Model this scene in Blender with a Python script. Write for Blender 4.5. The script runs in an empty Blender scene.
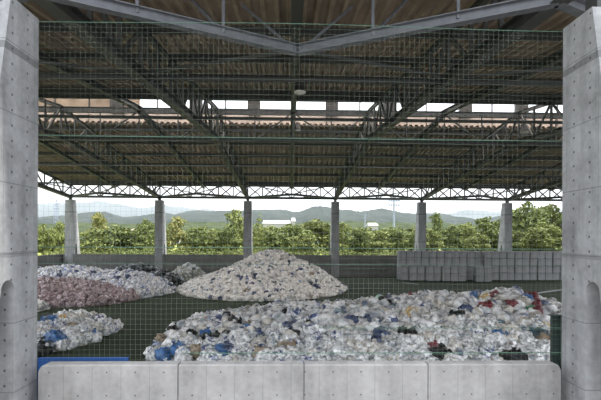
import bpy, bmesh, math, random
from mathutils import Vector, Matrix, noise
import numpy as np

random.seed(11)
rng = np.random.default_rng(5)
S = bpy.context.scene
COL = S.collection
CZ = 5.2          # eye height above the turf
F = 420.0         # focal length in pixels for a 601 px wide frame
Y0, Y1 = 8.7, 57.4
YM = 33.05
XB = 0.2          # middle of the bay in front of the camera
COLS_X = [XB - 30, XB - 18, XB - 6, XB + 6, XB + 18, XB + 30, XB + 42]
BAYS_X = [XB - 24, XB - 12, XB, XB + 12, XB + 24, XB + 36]

# ------------------------------------------------------------------ camera
cam_d = bpy.data.cameras.new('camera')
cam = bpy.data.objects.new('camera', cam_d)
COL.objects.link(cam)
S.camera = cam
cam_d.sensor_width = 36.0
cam_d.lens = F / 601.0 * 36.0
cam_d.shift_y = 39.0 / 601.0
cam_d.clip_end = 20000
YAW, ROLL = math.radians(1.43), math.radians(0.3)
CM = Matrix.Rotation(-YAW, 3, 'Z') @ Matrix.Rotation(math.pi / 2, 3, 'X') @ Matrix.Rotation(ROLL, 3, 'Z')
cam.matrix_world = Matrix.Translation((0, 0, CZ)) @ CM.to_4x4()


def ray(px, py):
    return CM @ Vector(((px - 300.5) / F, -(py - 239.0) / F, -1.0))


def at(px, py, Y):
    d = ray(px, py)
    return Vector((0, 0, CZ)) + d * (Y / d.y)


def proj(p):
    v = CM.transposed() @ (Vector(p) - Vector((0, 0, CZ)))
    return 300.5 + F * v.x / -v.z, 239.0 - F * v.y / -v.z


# ------------------------------------------------------------------ materials
def new_mat(name):
    m = bpy.data.materials.new(name)
    m.use_nodes = True
    nt = m.node_tree
    b = nt.nodes['Principled BSDF']
    return m, nt, b


def nd(nt, t, **kw):
    n = nt.nodes.new(t)
    for k, v in kw.items():
        if k in n.inputs:
            n.inputs[k].default_value = v
        else:
            setattr(n, k, v)
    return n


def math_n(nt, op, a, b=None, c=None):
    n = nt.nodes.new('ShaderNodeMath')
    n.operation = op
    for i, v in enumerate((a, b, c)):
        if v is None:
            continue
        if isinstance(v, (int, float)):
            n.inputs[i].default_value = v
        else:
            nt.links.new(v, n.inputs[i])
    return n.outputs[0]


def ramp(nt, fac, stops, interp='LINEAR'):
    r = nt.nodes.new('ShaderNodeValToRGB')
    r.color_ramp.interpolation = interp
    el = r.color_ramp.elements
    while len(el) < len(stops):
        el.new(0.5)
    for e, (p, c) in zip(el, stops):
        e.position = p
        e.color = (c[0], c[1], c[2], 1)
    nt.links.new(fac, r.inputs[0])
    return r.outputs[0]


def mixc(nt, fac, a, b, mode='MIX'):
    m = nt.nodes.new('ShaderNodeMix')
    m.data_type = 'RGBA'
    m.blend_type = mode
    for i, v in ((0, fac), (6, a), (7, b)):
        if isinstance(v, (int, float)):
            m.inputs[i].default_value = v
        elif isinstance(v, tuple):
            m.inputs[i].default_value = (*v, 1)
        else:
            nt.links.new(v, m.inputs[i])
    return m.outputs[2]


def simple(name, c, rough=0.6, metal=0.0, var=0.15, scale=3.0, spec=0.5):
    m, nt, b = new_mat(name)
    tc = nd(nt, 'ShaderNodeTexCoord')
    n = nd(nt, 'ShaderNodeTexNoise', Scale=scale, Detail=5.0)
    nt.links.new(tc.outputs['Object'], n.inputs['Vector'])
    lo = tuple(x * (1 - var) for x in c)
    hi = tuple(min(1, x * (1 + var)) for x in c)
    col = ramp(nt, n.outputs['Fac'], [(0.3, lo), (0.7, hi)])
    nt.links.new(col, b.inputs['Base Color'])
    b.inputs['Roughness'].default_value = rough
    b.inputs['Metallic'].default_value = metal
    b.inputs['Specular IOR Level'].default_value = spec
    return m


def concrete(name, c, hx=0.45, hz=0.285, ox=0.0, oz=0.0, seam_z=1.3, seam_oz=0.0, seam_x=0.9, holes=True, hole_r=0.02, dirt=0.25, bands=()):
    """Fair-faced concrete: mottled grey with form-tie holes and shutter-board joints."""
    m, nt, b = new_mat(name)
    tc = nd(nt, 'ShaderNodeTexCoord')
    sep = nd(nt, 'ShaderNodeSeparateXYZ')
    nt.links.new(tc.outputs['Object'], sep.inputs[0])
    geo = nd(nt, 'ShaderNodeNewGeometry')
    sn = nd(nt, 'ShaderNodeSeparateXYZ')
    nt.links.new(geo.outputs['True Normal'], sn.inputs[0])
    isx = math_n(nt, 'GREATER_THAN', math_n(nt, 'ABSOLUTE', sn.outputs[0]), 0.6)
    u = math_n(nt, 'ADD', math_n(nt, 'MULTIPLY', sep.outputs[1], isx),
               math_n(nt, 'MULTIPLY', sep.outputs[0], math_n(nt, 'SUBTRACT', 1.0, isx)))
    z = sep.outputs[2]
    n1 = nd(nt, 'ShaderNodeTexNoise', Scale=0.8, Detail=8.0, Roughness=0.65)
    n2 = nd(nt, 'ShaderNodeTexNoise', Scale=9.0, Detail=4.0)
    mp = nd(nt, 'ShaderNodeMapping')
    mp.inputs['Scale'].default_value = (2.2, 2.2, 0.25)
    n3 = nd(nt, 'ShaderNodeTexNoise', Scale=1.6, Detail=4.0)
    for n in (n1, n2):
        nt.links.new(tc.outputs['Object'], n.inputs['Vector'])
    nt.links.new(tc.outputs['Object'], mp.inputs[0])
    nt.links.new(mp.outputs[0], n3.inputs['Vector'])
    s = math_n(nt, 'ADD', math_n(nt, 'MULTIPLY', n1.outputs['Fac'], 0.5),
               math_n(nt, 'ADD', math_n(nt, 'MULTIPLY', n2.outputs['Fac'], 0.2), math_n(nt, 'MULTIPLY', n3.outputs['Fac'], 0.3)))
    lo = tuple(x * (1 - dirt) for x in c)
    hi = tuple(x * (1 + dirt * 0.6) for x in c)
    col = ramp(nt, s, [(0.36, lo), (0.6, hi)])

    def line(coord, step, off, w):
        f = math_n(nt, 'FRACT', math_n(nt, 'DIVIDE', math_n(nt, 'ADD', coord, off + 100 * step), step))
        d = math_n(nt, 'MULTIPLY', math_n(nt, 'ABSOLUTE', math_n(nt, 'SUBTRACT', f, 0.5)), step)
        return d
    dz = line(z, seam_z, -seam_oz + seam_z / 2, 0)
    dx = line(u, seam_x, -ox + seam_x / 2, 0)
    sz = math_n(nt, 'LESS_THAN', dz, 0.010)
    sx = math_n(nt, 'LESS_THAN', dx, 0.006)
    seam = math_n(nt, 'MAXIMUM', math_n(nt, 'MULTIPLY', sz, 0.55), math_n(nt, 'MULTIPLY', sx, 0.4))
    col = mixc(nt, seam, col, tuple(x * 0.35 for x in c))
    for bz, bw, bk in bands:
        wv = math_n(nt, 'ADD', math_n(nt, 'SUBTRACT', z, bz), math_n(nt, 'MULTIPLY', math_n(nt, 'SUBTRACT', n1.outputs['Fac'], 0.5), 0.12))
        bd = math_n(nt, 'MULTIPLY', math_n(nt, 'LESS_THAN', math_n(nt, 'ABSOLUTE', wv), bw), bk)
        col = mixc(nt, bd, col, tuple(x * 0.3 for x in c))
    if holes:
        hx_d = line(u, hx, -ox, 0)
        hz_d = line(z, hz, -oz, 0)
        r = math_n(nt, 'SQRT', math_n(nt, 'ADD', math_n(nt, 'POWER', hx_d, 2.0), math_n(nt, 'POWER', hz_d, 2.0)))
        isz = math_n(nt, 'LESS_THAN', math_n(nt, 'ABSOLUTE', sn.outputs[2]), 0.5)
        h = math_n(nt, 'MULTIPLY', math_n(nt, 'LESS_THAN', r, hole_r), isz)
        col = mixc(nt, math_n(nt, 'MULTIPLY', h, 0.85), col, tuple(x * 0.2 for x in c))
    nt.links.new(col, b.inputs['Base Color'])
    b.inputs['Roughness'].default_value = 0.85
    b.inputs['Specular IOR Level'].default_value = 0.25
    bp = nd(nt, 'ShaderNodeBump', Strength=0.15, Distance=0.02)
    nt.links.new(n2.outputs['Fac'], bp.inputs['Height'])
    nt.links.new(bp.outputs[0], b.inputs['Normal'])
    return m


def bag_mat(name, stops, scale=2.2, rough=0.36, wrinkle=0.45, spec=0.5, low=0.36):
    """Thin plastic: voronoi patches of printed film and contents seen through it, per-bag random offset; fold shade multiplied into the colour."""
    m, nt, b = new_mat(name)
    tc = nd(nt, 'ShaderNodeTexCoord')
    oi = nd(nt, 'ShaderNodeObjectInfo')
    geo = nd(nt, 'ShaderNodeNewGeometry')
    rnd = math_n(nt, 'ADD', math_n(nt, 'MULTIPLY', oi.outputs['Random'], 37.0), math_n(nt, 'MULTIPLY', geo.outputs['Random Per Island'], 91.0))
    cmb = nd(nt, 'ShaderNodeCombineXYZ')
    for i in range(3):
        nt.links.new(rnd, cmb.inputs[i])
    add = nd(nt, 'ShaderNodeVectorMath', operation='ADD')
    nt.links.new(tc.outputs['Object'], add.inputs[0])
    nt.links.new(cmb.outputs[0], add.inputs[1])
    v = nd(nt, 'ShaderNodeTexVoronoi', Scale=scale)
    nt.links.new(add.outputs[0], v.inputs['Vector'])
    sep = nd(nt, 'ShaderNodeSeparateColor')
    nt.links.new(v.outputs['Color'], sep.inputs[0])
    wn = nd(nt, 'ShaderNodeTexWhiteNoise')
    wn.noise_dimensions = '1D'
    nt.links.new(rnd, wn.inputs['W'])
    f = math_n(nt, 'ADD', math_n(nt, 'MULTIPLY', sep.outputs[0], 0.55), math_n(nt, 'MULTIPLY', wn.outputs['Value'], 0.45))
    col = ramp(nt, f, stops, 'CONSTANT')
    n = nd(nt, 'ShaderNodeTexNoise', Scale=2.6, Detail=3.0)
    nt.links.new(add.outputs[0], n.inputs['Vector'])
    fold_shade = ramp(nt, n.outputs['Fac'], [(0.34, (low, low, low)), (0.55, (1, 1, 1))])  # wrinkle shading painted in: film colour darkens where the bump noise dips
    col = mixc(nt, 1.0, col, fold_shade, 'MULTIPLY')
    nt.links.new(col, b.inputs['Base Color'])
    b.inputs['Roughness'].default_value = rough
    b.inputs['Specular IOR Level'].default_value = spec
    bp = nd(nt, 'ShaderNodeBump', Strength=wrinkle, Distance=0.08)
    nt.links.new(n.outputs['Fac'], bp.inputs['Height'])
    nt.links.new(bp.outputs[0], b.inputs['Normal'])
    return m


W = (0.84, 0.84, 0.84)
W2 = (0.62, 0.63, 0.64)
W3 = (0.70, 0.68, 0.64)
M = {}
M['steel'] = simple('painted_steel', (0.05, 0.052, 0.051), 0.5, 0.0, 0.2, 2.0)
M['steel_lit'] = simple('daylit_steel', (0.17, 0.18, 0.20), 0.45, 0.3, 0.15, 4.0)  # paler copy of the roof steel: outside light painted into its colour
M['roof'] = simple('roof_sheet_lining', (0.30, 0.235, 0.175), 0.7, 0.0, 0.28, 0.9)
M['pale'] = simple('pale_monitor_panel', (0.50, 0.43, 0.38), 0.6, 0.0, 0.08, 2.0)
M['black'] = simple('black_enamel', (0.02, 0.02, 0.02), 0.4, 0.0, 0.1, 3.0)
M['lens'] = simple('lamp_lens', (0.75, 0.74, 0.70), 0.2, 0.0, 0.03, 3.0)
M['column'] = concrete('column_concrete', (0.285, 0.29, 0.30), 0.45, 0.285, ox=0.13, seam_oz=6.2, seam_x=0.9, hole_r=0.024, dirt=0.4, bands=((8.69, 0.07, 0.6), (4.89, 0.05, 0.35)))
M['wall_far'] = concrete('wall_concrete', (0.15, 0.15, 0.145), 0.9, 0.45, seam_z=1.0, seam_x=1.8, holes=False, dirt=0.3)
M['barrier'] = concrete('barrier_concrete', (0.285, 0.28, 0.277), 0.558, 0.457, ox=at(178, 380, 8.35).x, oz=2.556 - 0.2285, seam_z=20.0, seam_oz=9.0, seam_x=0.558, hole_r=0.016, dirt=0.3)
M['block'] = concrete('block_concrete', (0.27, 0.275, 0.29), 0.5, 0.5, holes=False, seam_z=50, seam_x=50, dirt=0.3)
M['net'] = simple('net_cord', (0.15, 0.19, 0.15), 0.7, 0.0, 0.1, 1.0)
M['rope'] = simple('green_rope', (0.09, 0.18, 0.13), 0.7, 0.0, 0.1, 1.0)
M['post_green'] = simple('green_post_paint', (0.018, 0.034, 0.029), 0.5, 0.0, 0.15, 3.0)
M['blue'] = simple('blue_board', (0.014, 0.075, 0.27), 0.45, 0.0, 0.12, 3.0)
M['pole'] = simple('grey_pole', (0.30, 0.32, 0.34), 0.4, 0.2, 0.1, 2.0)
M['white_paint'] = simple('white_paint', (0.30, 0.30, 0.30), 0.5, 0.0, 0.05, 2.0)
M['roof_pink'] = simple('faded_roof', (0.30, 0.22, 0.20), 0.6, 0.0, 0.1, 2.0)
M['bark'] = simple('bark', (0.09, 0.07, 0.05), 0.9, 0.0, 0.3, 6.0)
M['mast'] = simple('mast_paint', (0.22, 0.26, 0.34), 0.5, 0.2, 0.1, 2.0)

BAG = {}
BAG['white'] = bag_mat('white_film', [(0.0, W), (0.35, W2), (0.62, W), (0.80, W3), (0.94, (0.4, 0.44, 0.5))])
BAG['clear'] = bag_mat('clear_film', [(0.0, W2), (0.22, W), (0.36, (0.45, 0.48, 0.50)), (0.48, W2), (0.58, (0.30, 0.33, 0.37)), (0.66, W),
                                      (0.76, (0.55, 0.52, 0.46)), (0.84, (0.17, 0.21, 0.31)), (0.90, (0.30, 0.20, 0.19)), (0.915, (0.22, 0.27, 0.22)), (0.93, W2)], scale=2.4, rough=0.28)
BAG['print'] = bag_mat('blue_printed_film', [(0.0, W), (0.25, (0.07, 0.10, 0.24)), (0.36, W2), (0.5, (0.34, 0.38, 0.50)), (0.6, W), (0.72, (0.05, 0.07, 0.18)), (0.82, W)], scale=3.0)
BAG['cream'] = bag_mat('cream_film', [(0.0, W3), (0.4, (0.60, 0.56, 0.50)), (0.7, W), (0.88, (0.45, 0.42, 0.36))])
BAG['black'] = bag_mat('black_film', [(0.0, (0.008, 0.008, 0.009)), (0.6, (0.013, 0.013, 0.015))], rough=0.42, spec=0.25)
BAG['navy'] = bag_mat('navy_film', [(0.0, (0.03, 0.05, 0.12)), (0.5, (0.05, 0.07, 0.16)), (0.85, (0.25, 0.28, 0.36))])
BAG['blue'] = bag_mat('blue_film', [(0.0, (0.03, 0.12, 0.32)), (0.5, (0.05, 0.15, 0.36)), (0.9, (0.12, 0.24, 0.45))])
BAG['teal'] = bag_mat('teal_film', [(0.0, (0.04, 0.07, 0.09)), (0.5, (0.06, 0.12, 0.16)), (0.8, (0.25, 0.32, 0.34))])
BAG['red'] = bag_mat('red_film', [(0.0, (0.13, 0.014, 0.025)), (0.5, (0.20, 0.02, 0.035)), (0.93, (0.5, 0.2, 0.2))])
BAG['brown'] = bag_mat('brown_film', [(0.0, (0.26, 0.20, 0.14)), (0.5, (0.33, 0.26, 0.18)), (0.9, (0.2, 0.15, 0.1))])
BAG['yellow'] = bag_mat('yellow_film', [(0.0, (0.62, 0.36, 0.08)), (0.5, (0.65, 0.5, 0.22)), (0.8, W3)])
BAG['green'] = bag_mat('green_film', [(0.0, (0.05, 0.25, 0.12)), (0.5, (0.1, 0.35, 0.2)), (0.8, (0.4, 0.55, 0.45))])
BAG['mint'] = bag_mat('mint_film', [(0.0, (0.45, 0.68, 0.58)), (0.5, (0.55, 0.72, 0.65)), (0.8, W)])
BAG['mauve'] = bag_mat('mauve_film', [(0.0, (0.25, 0.175, 0.19)), (0.3, (0.38, 0.29, 0.31)), (0.6, (0.19, 0.13, 0.145)), (0.75, (0.55, 0.47, 0.50)), (0.95, (0.7, 0.66, 0.68))], scale=3.0)  # palest stops are highlights painted into the mauve film
BAG['periwinkle'] = bag_mat('pale_blue_film', [(0.0, (0.62, 0.65, 0.74)), (0.35, W), (0.55, (0.35, 0.42, 0.60)), (0.66, (0.70, 0.71, 0.75)), (0.86, (0.08, 0.12, 0.32)), (0.92, W2)], scale=3.0)
BAG['dark'] = bag_mat('charcoal_film', [(0.0, (0.03, 0.035, 0.05)), (0.5, (0.06, 0.07, 0.09)), (0.8, (0.25, 0.27, 0.32)), (0.93, W2)], scale=3.0)
BAG['olive'] = bag_mat('olive_film', [(0.0, (0.42, 0.43, 0.36)), (0.4, (0.58, 0.59, 0.54)), (0.7, (0.30, 0.32, 0.27)), (0.88, W2)], scale=3.0)
BAG['snow'] = bag_mat('snow_film', [(0.0, (0.82, 0.80, 0.77)), (0.45, (0.74, 0.72, 0.69)), (0.7, (0.84, 0.83, 0.80)), (0.93, (0.5, 0.48, 0.44))], scale=2.0, low=0.6)
for k, m in BAG.items():
    m['plastic'] = True


def turf_mat():
    m, nt, b = new_mat('artificial_turf')
    tc = nd(nt, 'ShaderNodeTexCoord')
    n1 = nd(nt, 'ShaderNodeTexNoise', Scale=0.25, Detail=5.0)
    n2 = nd(nt, 'ShaderNodeTexNoise', Scale=14.0, Detail=3.0)
    for n in (n1, n2):
        nt.links.new(tc.outputs['Object'], n.inputs['Vector'])
    s = math_n(nt, 'ADD', math_n(nt, 'MULTIPLY', n1.outputs['Fac'], 0.6), math_n(nt, 'MULTIPLY', n2.outputs['Fac'], 0.4))
    col = ramp(nt, s, [(0.35, (0.015, 0.024, 0.012)), (0.65, (0.028, 0.040, 0.020))])
    nt.links.new(col, b.inputs['Base Color'])
    b.inputs['Roughness'].default_value = 0.9
    b.inputs['Specular IOR Level'].default_value = 0.15
    return m


def leaf_mat(name, dark, light):
    m, nt, b = new_mat(name)
    geo = nd(nt, 'ShaderNodeNewGeometry')
    col = ramp(nt, geo.outputs['Random Per Island'], [(0.0, dark), (0.55, tuple((a + c) / 2 for a, c in zip(dark, light))), (1.0, light)])
    nt.links.new(col, b.inputs['Base Color'])
    b.inputs['Roughness'].default_value = 0.6
    b.inputs['Specular IOR Level'].default_value = 0.2
    tr = nd(nt, 'ShaderNodeBsdfTranslucent')
    nt.links.new(col, tr.inputs['Color'])
    mx = nd(nt, 'ShaderNodeMixShader')
    mx.inputs[0].default_value = 0.2
    out = nt.nodes['Material Output']
    nt.links.new(b.outputs[0], mx.inputs[1])
    nt.links.new(tr.outputs[0], mx.inputs[2])
    nt.links.new(mx.outputs[0], out.inputs['Surface'])
    return m


LEAF = {
    'mid': leaf_mat('leaf_mid', (0.042, 0.062, 0.014), (0.17, 0.20, 0.062)),
    'bright': leaf_mat('leaf_bright', (0.068, 0.09, 0.022), (0.235, 0.265, 0.085)),
    'yellow': leaf_mat('leaf_yellow', (0.095, 0.105, 0.026), (0.29, 0.285, 0.10)),
    'deep': leaf_mat('leaf_deep', (0.035, 0.05, 0.012), (0.15, 0.165, 0.046)),
}


def land_mat(name, a, b_, scale):
    m, nt, b = new_mat(name)
    tc = nd(nt, 'ShaderNodeTexCoord')
    n = nd(nt, 'ShaderNodeTexNoise', Scale=scale, Detail=8.0, Roughness=0.7)
    nt.links.new(tc.outputs['Object'], n.inputs['Vector'])
    col = ramp(nt, n.outputs['Fac'], [(0.35, a), (0.65, b_)])
    nt.links.new(col, b.inputs['Base Color'])
    b.inputs['Roughness'].default_value = 0.95
    b.inputs['Specular IOR Level'].default_value = 0.05
    return m


def skylight_mat():
    m, nt, b = new_mat('translucent_sheet')
    tr = nd(nt, 'ShaderNodeBsdfTranslucent')
    tr.inputs['Color'].default_value = (0.78, 0.74, 0.72, 1)
    mx = nd(nt, 'ShaderNodeMixShader')
    mx.inputs[0].default_value = 0.8
    b.inputs['Base Color'].default_value = (0.8, 0.75, 0.7, 1)
    nt.links.new(b.outputs[0], mx.inputs[1])
    nt.links.new(tr.outputs[0], mx.inputs[2])
    nt.links.new(mx.outputs[0], nt.nodes['Material Output'].inputs['Surface'])
    return m


M['skylight'] = skylight_mat()
M['turf'] = turf_mat()
M['grass'] = land_mat('grass_bank', (0.10, 0.12, 0.03), (0.19, 0.20, 0.06), 1.2)
M['asphalt'] = land_mat('bounce_ground', (0.13, 0.125, 0.12), (0.18, 0.175, 0.17), 3.0)  # unseen outside ground, made pale to bounce light onto near roof and braces
M['wood_near'] = land_mat('wooded_slope', (0.016, 0.026, 0.014), (0.050, 0.060, 0.030), 0.08)
M['wood_mid'] = land_mat('wooded_hill', (0.012, 0.018, 0.016), (0.030, 0.038, 0.032), 0.015)
M['wood_far'] = land_mat('far_mountain', (0.020, 0.030, 0.030), (0.035, 0.045, 0.045), 0.004)


# ------------------------------------------------------------------ mesh helpers
class MB:
    def __init__(self):
        self.v, self.f = [], []

    def add(self, vs, fs):
        o = len(self.v)
        self.v += [tuple(v) for v in vs]
        self.f += [tuple(i + o for i in f) for f in fs]
        return self

    def box(self, x0, x1, y0, y1, z0, z1):
        vs = [(x, y, z) for z in (z0, z1) for y in (y0, y1) for x in (x0, x1)]
        return self.add(vs, [(0, 2, 3, 1), (4, 5, 7, 6), (0, 1, 5, 4), (2, 6, 7, 3), (0, 4, 6, 2), (1, 3, 7, 5)])

    def sweep(self, p, q, prof, up=(0, 0, 1)):
        p, q = Vector(p), Vector(q)
        d = (q - p).normalized()
        u = Vector(up)
        if abs(d.dot(u)) > 0.98:
            u = Vector((1, 0, 0))
        s = d.cross(u).normalized()
        u = s.cross(d).normalized()
        n = len(prof)
        vs = [e + s * a + u * b for e in (p, q) for a, b in prof]
        fs = [(i, (i + 1) % n, n + (i + 1) % n, n + i) for i in range(n)]
        fs += [tuple(range(n - 1, -1, -1)), tuple(range(n, 2 * n))]
        return self.add(vs, fs)

    def tube(self, p, q, r, n=6):
        return self.sweep(p, q, [(r * math.cos(2 * math.pi * i / n), r * math.sin(2 * math.pi * i / n)) for i in range(n)])

    def lathe(self, c, rings, n=12):
        vs, fs = [], []
        for r, z in rings:
            vs += [(c[0] + r * math.cos(2 * math.pi * i / n), c[1] + r * math.sin(2 * math.pi * i / n), c[2] + z) for i in range(n)]
        for k in range(len(rings) - 1):
            for i in range(n):
                j = (i + 1) % n
                fs.append((k * n + i, k * n + j, (k + 1) * n + j, (k + 1) * n + i))
        fs.append(tuple(range(n - 1, -1, -1)))
        fs.append(tuple(range((len(rings) - 1) * n, len(rings) * n)))
        return self.add(vs, fs)

    def mesh(self, name, mat):
        me = bpy.data.meshes.new(name)
        me.from_pydata(self.v, [], self.f)
        if mat:
            me.materials.append(mat)
        me.validate()
        return me

    def build(self, name, mat, parent=None):
        o = bpy.data.objects.new(name, self.mesh(name, mat))
        COL.objects.link(o)
        if parent:
            o.parent = parent
        return o


def Hsec(w, h, t=None):
    t = t or max(0.015, 0.09 * h)
    tw = t * 0.7
    a, b = w / 2, h / 2
    return [(-a, -b), (a, -b), (a, -b + t), (tw / 2, -b + t), (tw / 2, b - t), (a, b - t), (a, b), (-a, b), (-a, b - t), (-tw / 2, b - t), (-tw / 2, -b + t), (-a, -b + t)]


def Rsec(w, h):
    return [(-w / 2, -h / 2), (w / 2, -h / 2), (w / 2, h / 2), (-w / 2, h / 2)]


def tag(o, label=None, cat=None, group=None, kind=None):
    if label:
        if len(label.split()) > 15:
            print('LONG', label)
        o['label'] = label
    if cat:
        o['category'] = cat
    if group:
        o['group'] = group
    if kind:
        o['kind'] = kind
    return o


def thing(name, label, cat, loc=(0, 0, 0), group=None):
    o = bpy.data.objects.new(name, None)
    o.location = loc
    o.empty_display_size = 0.2
    COL.objects.link(o)
    return tag(o, label, cat, group)


def struct(name, mb, mat, label=None):
    o = mb.build(name, mat)
    o['kind'] = 'structure'
    if label:
        o['label'] = label
    return o


def smooth(o):
    o.data.polygons.foreach_set('use_smooth', [True] * len(o.data.polygons))
    return o


ORD = ['first', 'second', 'third', 'fourth', 'fifth', 'sixth', 'seventh', 'eighth', 'ninth', 'tenth', 'eleventh', 'twelfth', 'thirteenth',
       'fourteenth', 'fifteenth', 'sixteenth', 'seventeenth', 'eighteenth', 'nineteenth', 'twentieth', 'twenty-first', 'twenty-second',
       'twenty-third', 'twenty-fourth', 'twenty-fifth', 'twenty-sixth', 'twenty-seventh', 'twenty-eighth', 'twenty-ninth', 'thirtieth']


def zr(Y):
    y = Y if Y <= YM else 2 * YM - Y
    return CZ + 7.6 + (y - Y0) * 0.1232


def zc(Y):
    y = Y if Y <= YM else 2 * YM - Y
    return CZ + 5.6 + (y - Y0) * (2.25 / (YM - Y0))


# ------------------------------------------------------------------ floor, walls
XL, XR = -30.6, 43.0
struct('floor', MB().box(XL, XR, 8.35, 58.0, -0.3, 0.0), M['turf'], 'dark green artificial turf floor of the covered hall')
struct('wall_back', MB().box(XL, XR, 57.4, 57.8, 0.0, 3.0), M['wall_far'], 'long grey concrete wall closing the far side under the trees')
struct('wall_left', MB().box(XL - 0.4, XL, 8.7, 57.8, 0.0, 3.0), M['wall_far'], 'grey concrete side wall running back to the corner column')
mb = MB().box(-150, 150, 58.6, 420, 1.6, 2.4)
mb.box(-150, XL - 0.4, -20, 58.6, 1.6, 2.4)
struct('ground', mb, M['grass'], 'bright grass bank outside the hall')
struct('road', MB().box(-30.9, 60, -20, 8.35, -0.4, -0.05), M['asphalt'], 'unseen ground before the barrier, toned pale to bounce light')

# barrier in front of the camera, with rounded shoulders and grooved joints
byf, byb, btop = 8.35, 8.62, 2.705
bx0, bx1 = at(38.3, 380, byf).x, at(561, 380, byf).x
joints = [at(178, 380, byf).x, at(304, 380, byf).x, at(428, 380, byf).x]


def barrier_seg(mb, x0, x1, rl, rr):
    top = []
    r = 0.13
    if rl:
        top += [(x0 + r - r * math.cos(a), btop - r + r * math.sin(a)) for a in np.linspace(0, math.pi / 2, 6)]
    else:
        top += [(x0, btop)]
    if rr:
        top += [(x1 - r + r * math.sin(a), btop - r + r * math.cos(a)) for a in np.linspace(0, math.pi / 2, 6)]
    else:
        top += [(x1, btop)]
    outl = [(x0, -0.05)] + top + [(x1, -0.05)]
    n = len(outl)
    c = 0.025

    def inset(k):
        res = []
        for x, z in outl:
            res.append((x, z - (k if z > 1 else 0)))
        return res
    rings = [[(x, byf, z) for x, z in inset(c)], [(x, byf + c, z) for x, z in outl], [(x, byb - c, z) for x, z in outl], [(x, byb, z) for x, z in inset(c)]]
    vs = [p for rg in rings for p in rg]
    fs = []
    for k in range(3):
        for i in range(n):
            j = (i + 1) % n
            fs.append((k * n + i, (k + 1) * n + i, (k + 1) * n + j, k * n + j))
    fs.append(tuple(range(n)))
    fs.append(tuple(range(4 * n - 1, 3 * n - 1, -1)))
    mb.add(vs, fs)


mb = MB()
ed = [bx0] + joints + [bx1]
for i in range(4):
    barrier_seg(mb, ed[i] + (0.012 if i else 0), ed[i + 1] - (0.012 if i < 3 else 0), i == 0, i == 3)
    if i < 3:
        mb.box(ed[i + 1] - 0.012, ed[i + 1] + 0.012, byf + 0.03, byb - 0.03, -0.05, btop - 0.03)
struct('wall_front', mb, M['barrier'], 'pale concrete barrier with rounded ends between the two near columns')


# ------------------------------------------------------------------ fin columns
def fin_mesh(top, slot):
    """Buttress fin: side outline in (y, z); y=0 is the inner upright face, +y the sloped outer side."""
    t = 1.05
    k = 0.17
    outer = [(0, 0.0), (0, top), (0.85, top), (0.85 + k * top, 0.0)]
    hole = []
    if slot:
        ztop = 4.42
        jf = 0.72
        w = 0.36
        zb = 0.35
        cx = jf + w / 2
        zs = ztop - w / 2
        hole = [(jf, zb)] + [(cx - w / 2 * math.cos(a), zs + w / 2 * math.sin(a)) for a in np.linspace(0, math.pi, 11)] + [(jf + w + k * (zs - zb), zb)]
    bm = bmesh.new()
    for x in (-t / 2, t / 2):
        es = []
        for loop in (outer, hole):
            if not loop:
                continue
            vs = [bm.verts.new((x, y, z)) for y, z in loop]
            es += [bm.edges.new((vs[i], vs[(i + 1) % len(vs)])) for i in range(len(vs))]
        bmesh.ops.triangle_fill(bm, use_beauty=True, use_dissolve=False, edges=es)
    bm.verts.ensure_lookup_table()
    n = len(outer) + len(hole)
    for off, loop in ((0, outer), (len(outer), hole)):
        for i in range(len(loop)):
            j = (i + 1) % len(loop)
            bm.faces.new([bm.verts[off + i], bm.verts[off + j], bm.verts[n + off + j], bm.verts[n + off + i]])
    bmesh.ops.recalc_face_normals(bm, faces=bm.faces)
    me = bpy.data.meshes.new('concrete_column')
    bm.to_mesh(me)
    bm.free()
    me.materials.append(M['column'])
    return me


near_m = fin_mesh(CZ + 4.45, True)
far_m = fin_mesh(CZ + 5.15, True)
XCL, XCR = at(37.8, 200, 8.7).x, at(562.2, 200, 8.7).x
for x, lab in ((XCL - 0.525, 'near concrete fin column whose slot faces the barrier end by the blue board'),
               (XCR + 0.525, 'near concrete fin column beside the dark green net post')):
    o = bpy.data.objects.new('concrete_column', near_m)
    o.location = (x, Y0, 0)
    o.scale = (1, -1, 1)
    COL.objects.link(o)
    tag(o, lab, 'column', 'concrete fin columns')
far_labels = ['far concrete fin column at the corner where the side wall meets the back wall',
              'far concrete fin column standing behind the dark bags, next after the corner one',
              'far concrete fin column rising just behind the crest of the big white heap',
              'far concrete fin column behind the tail of the big white heap',
              'far concrete fin column at the end of the block stack nearest the floodlight mast',
              'far concrete fin column behind the middle of the block stack',
              'far concrete fin column beyond the block stack under the last truss']
for x, lab in zip(COLS_X, far_labels):
    o = bpy.data.objects.new('concrete_column', far_m)
    o.location = (x, Y1 - 0.05, 0)
    COL.objects.link(o)
    tag(o, lab, 'column', 'concrete fin columns')

# ------------------------------------------------------------------ roof
def roof_sheet(name, ya, yb, label):
    xs, zs = [], []
    x = XL
    pitch = 0.5
    while x < XR:
        for dx, dz in ((0, 0), (0.13, 0), (0.21, 0.15), (0.42, 0.15)):
            xs.append(x + dx)
            zs.append(dz)
        x += pitch
    n = len(xs)
    vs, fs = [], []
    for lift in (0, 0.03):
        for y in (ya, yb):
            vs += [(xs[i], y, zr(y) + zs[i] + lift) for i in range(n)]
    for i in range(n - 1):
        fs.append((i, i + 1, n + i + 1, n + i))
        fs.append((2 * n + i, 3 * n + i, 3 * n + i + 1, 2 * n + i + 1))
        fs.append((i, 2 * n + i, 2 * n + i + 1, i + 1))
        fs.append((n + i, n + i + 1, 3 * n + i + 1, 3 * n + i))
    struct(name, MB().add(vs, fs), M['roof'], label)


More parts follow.
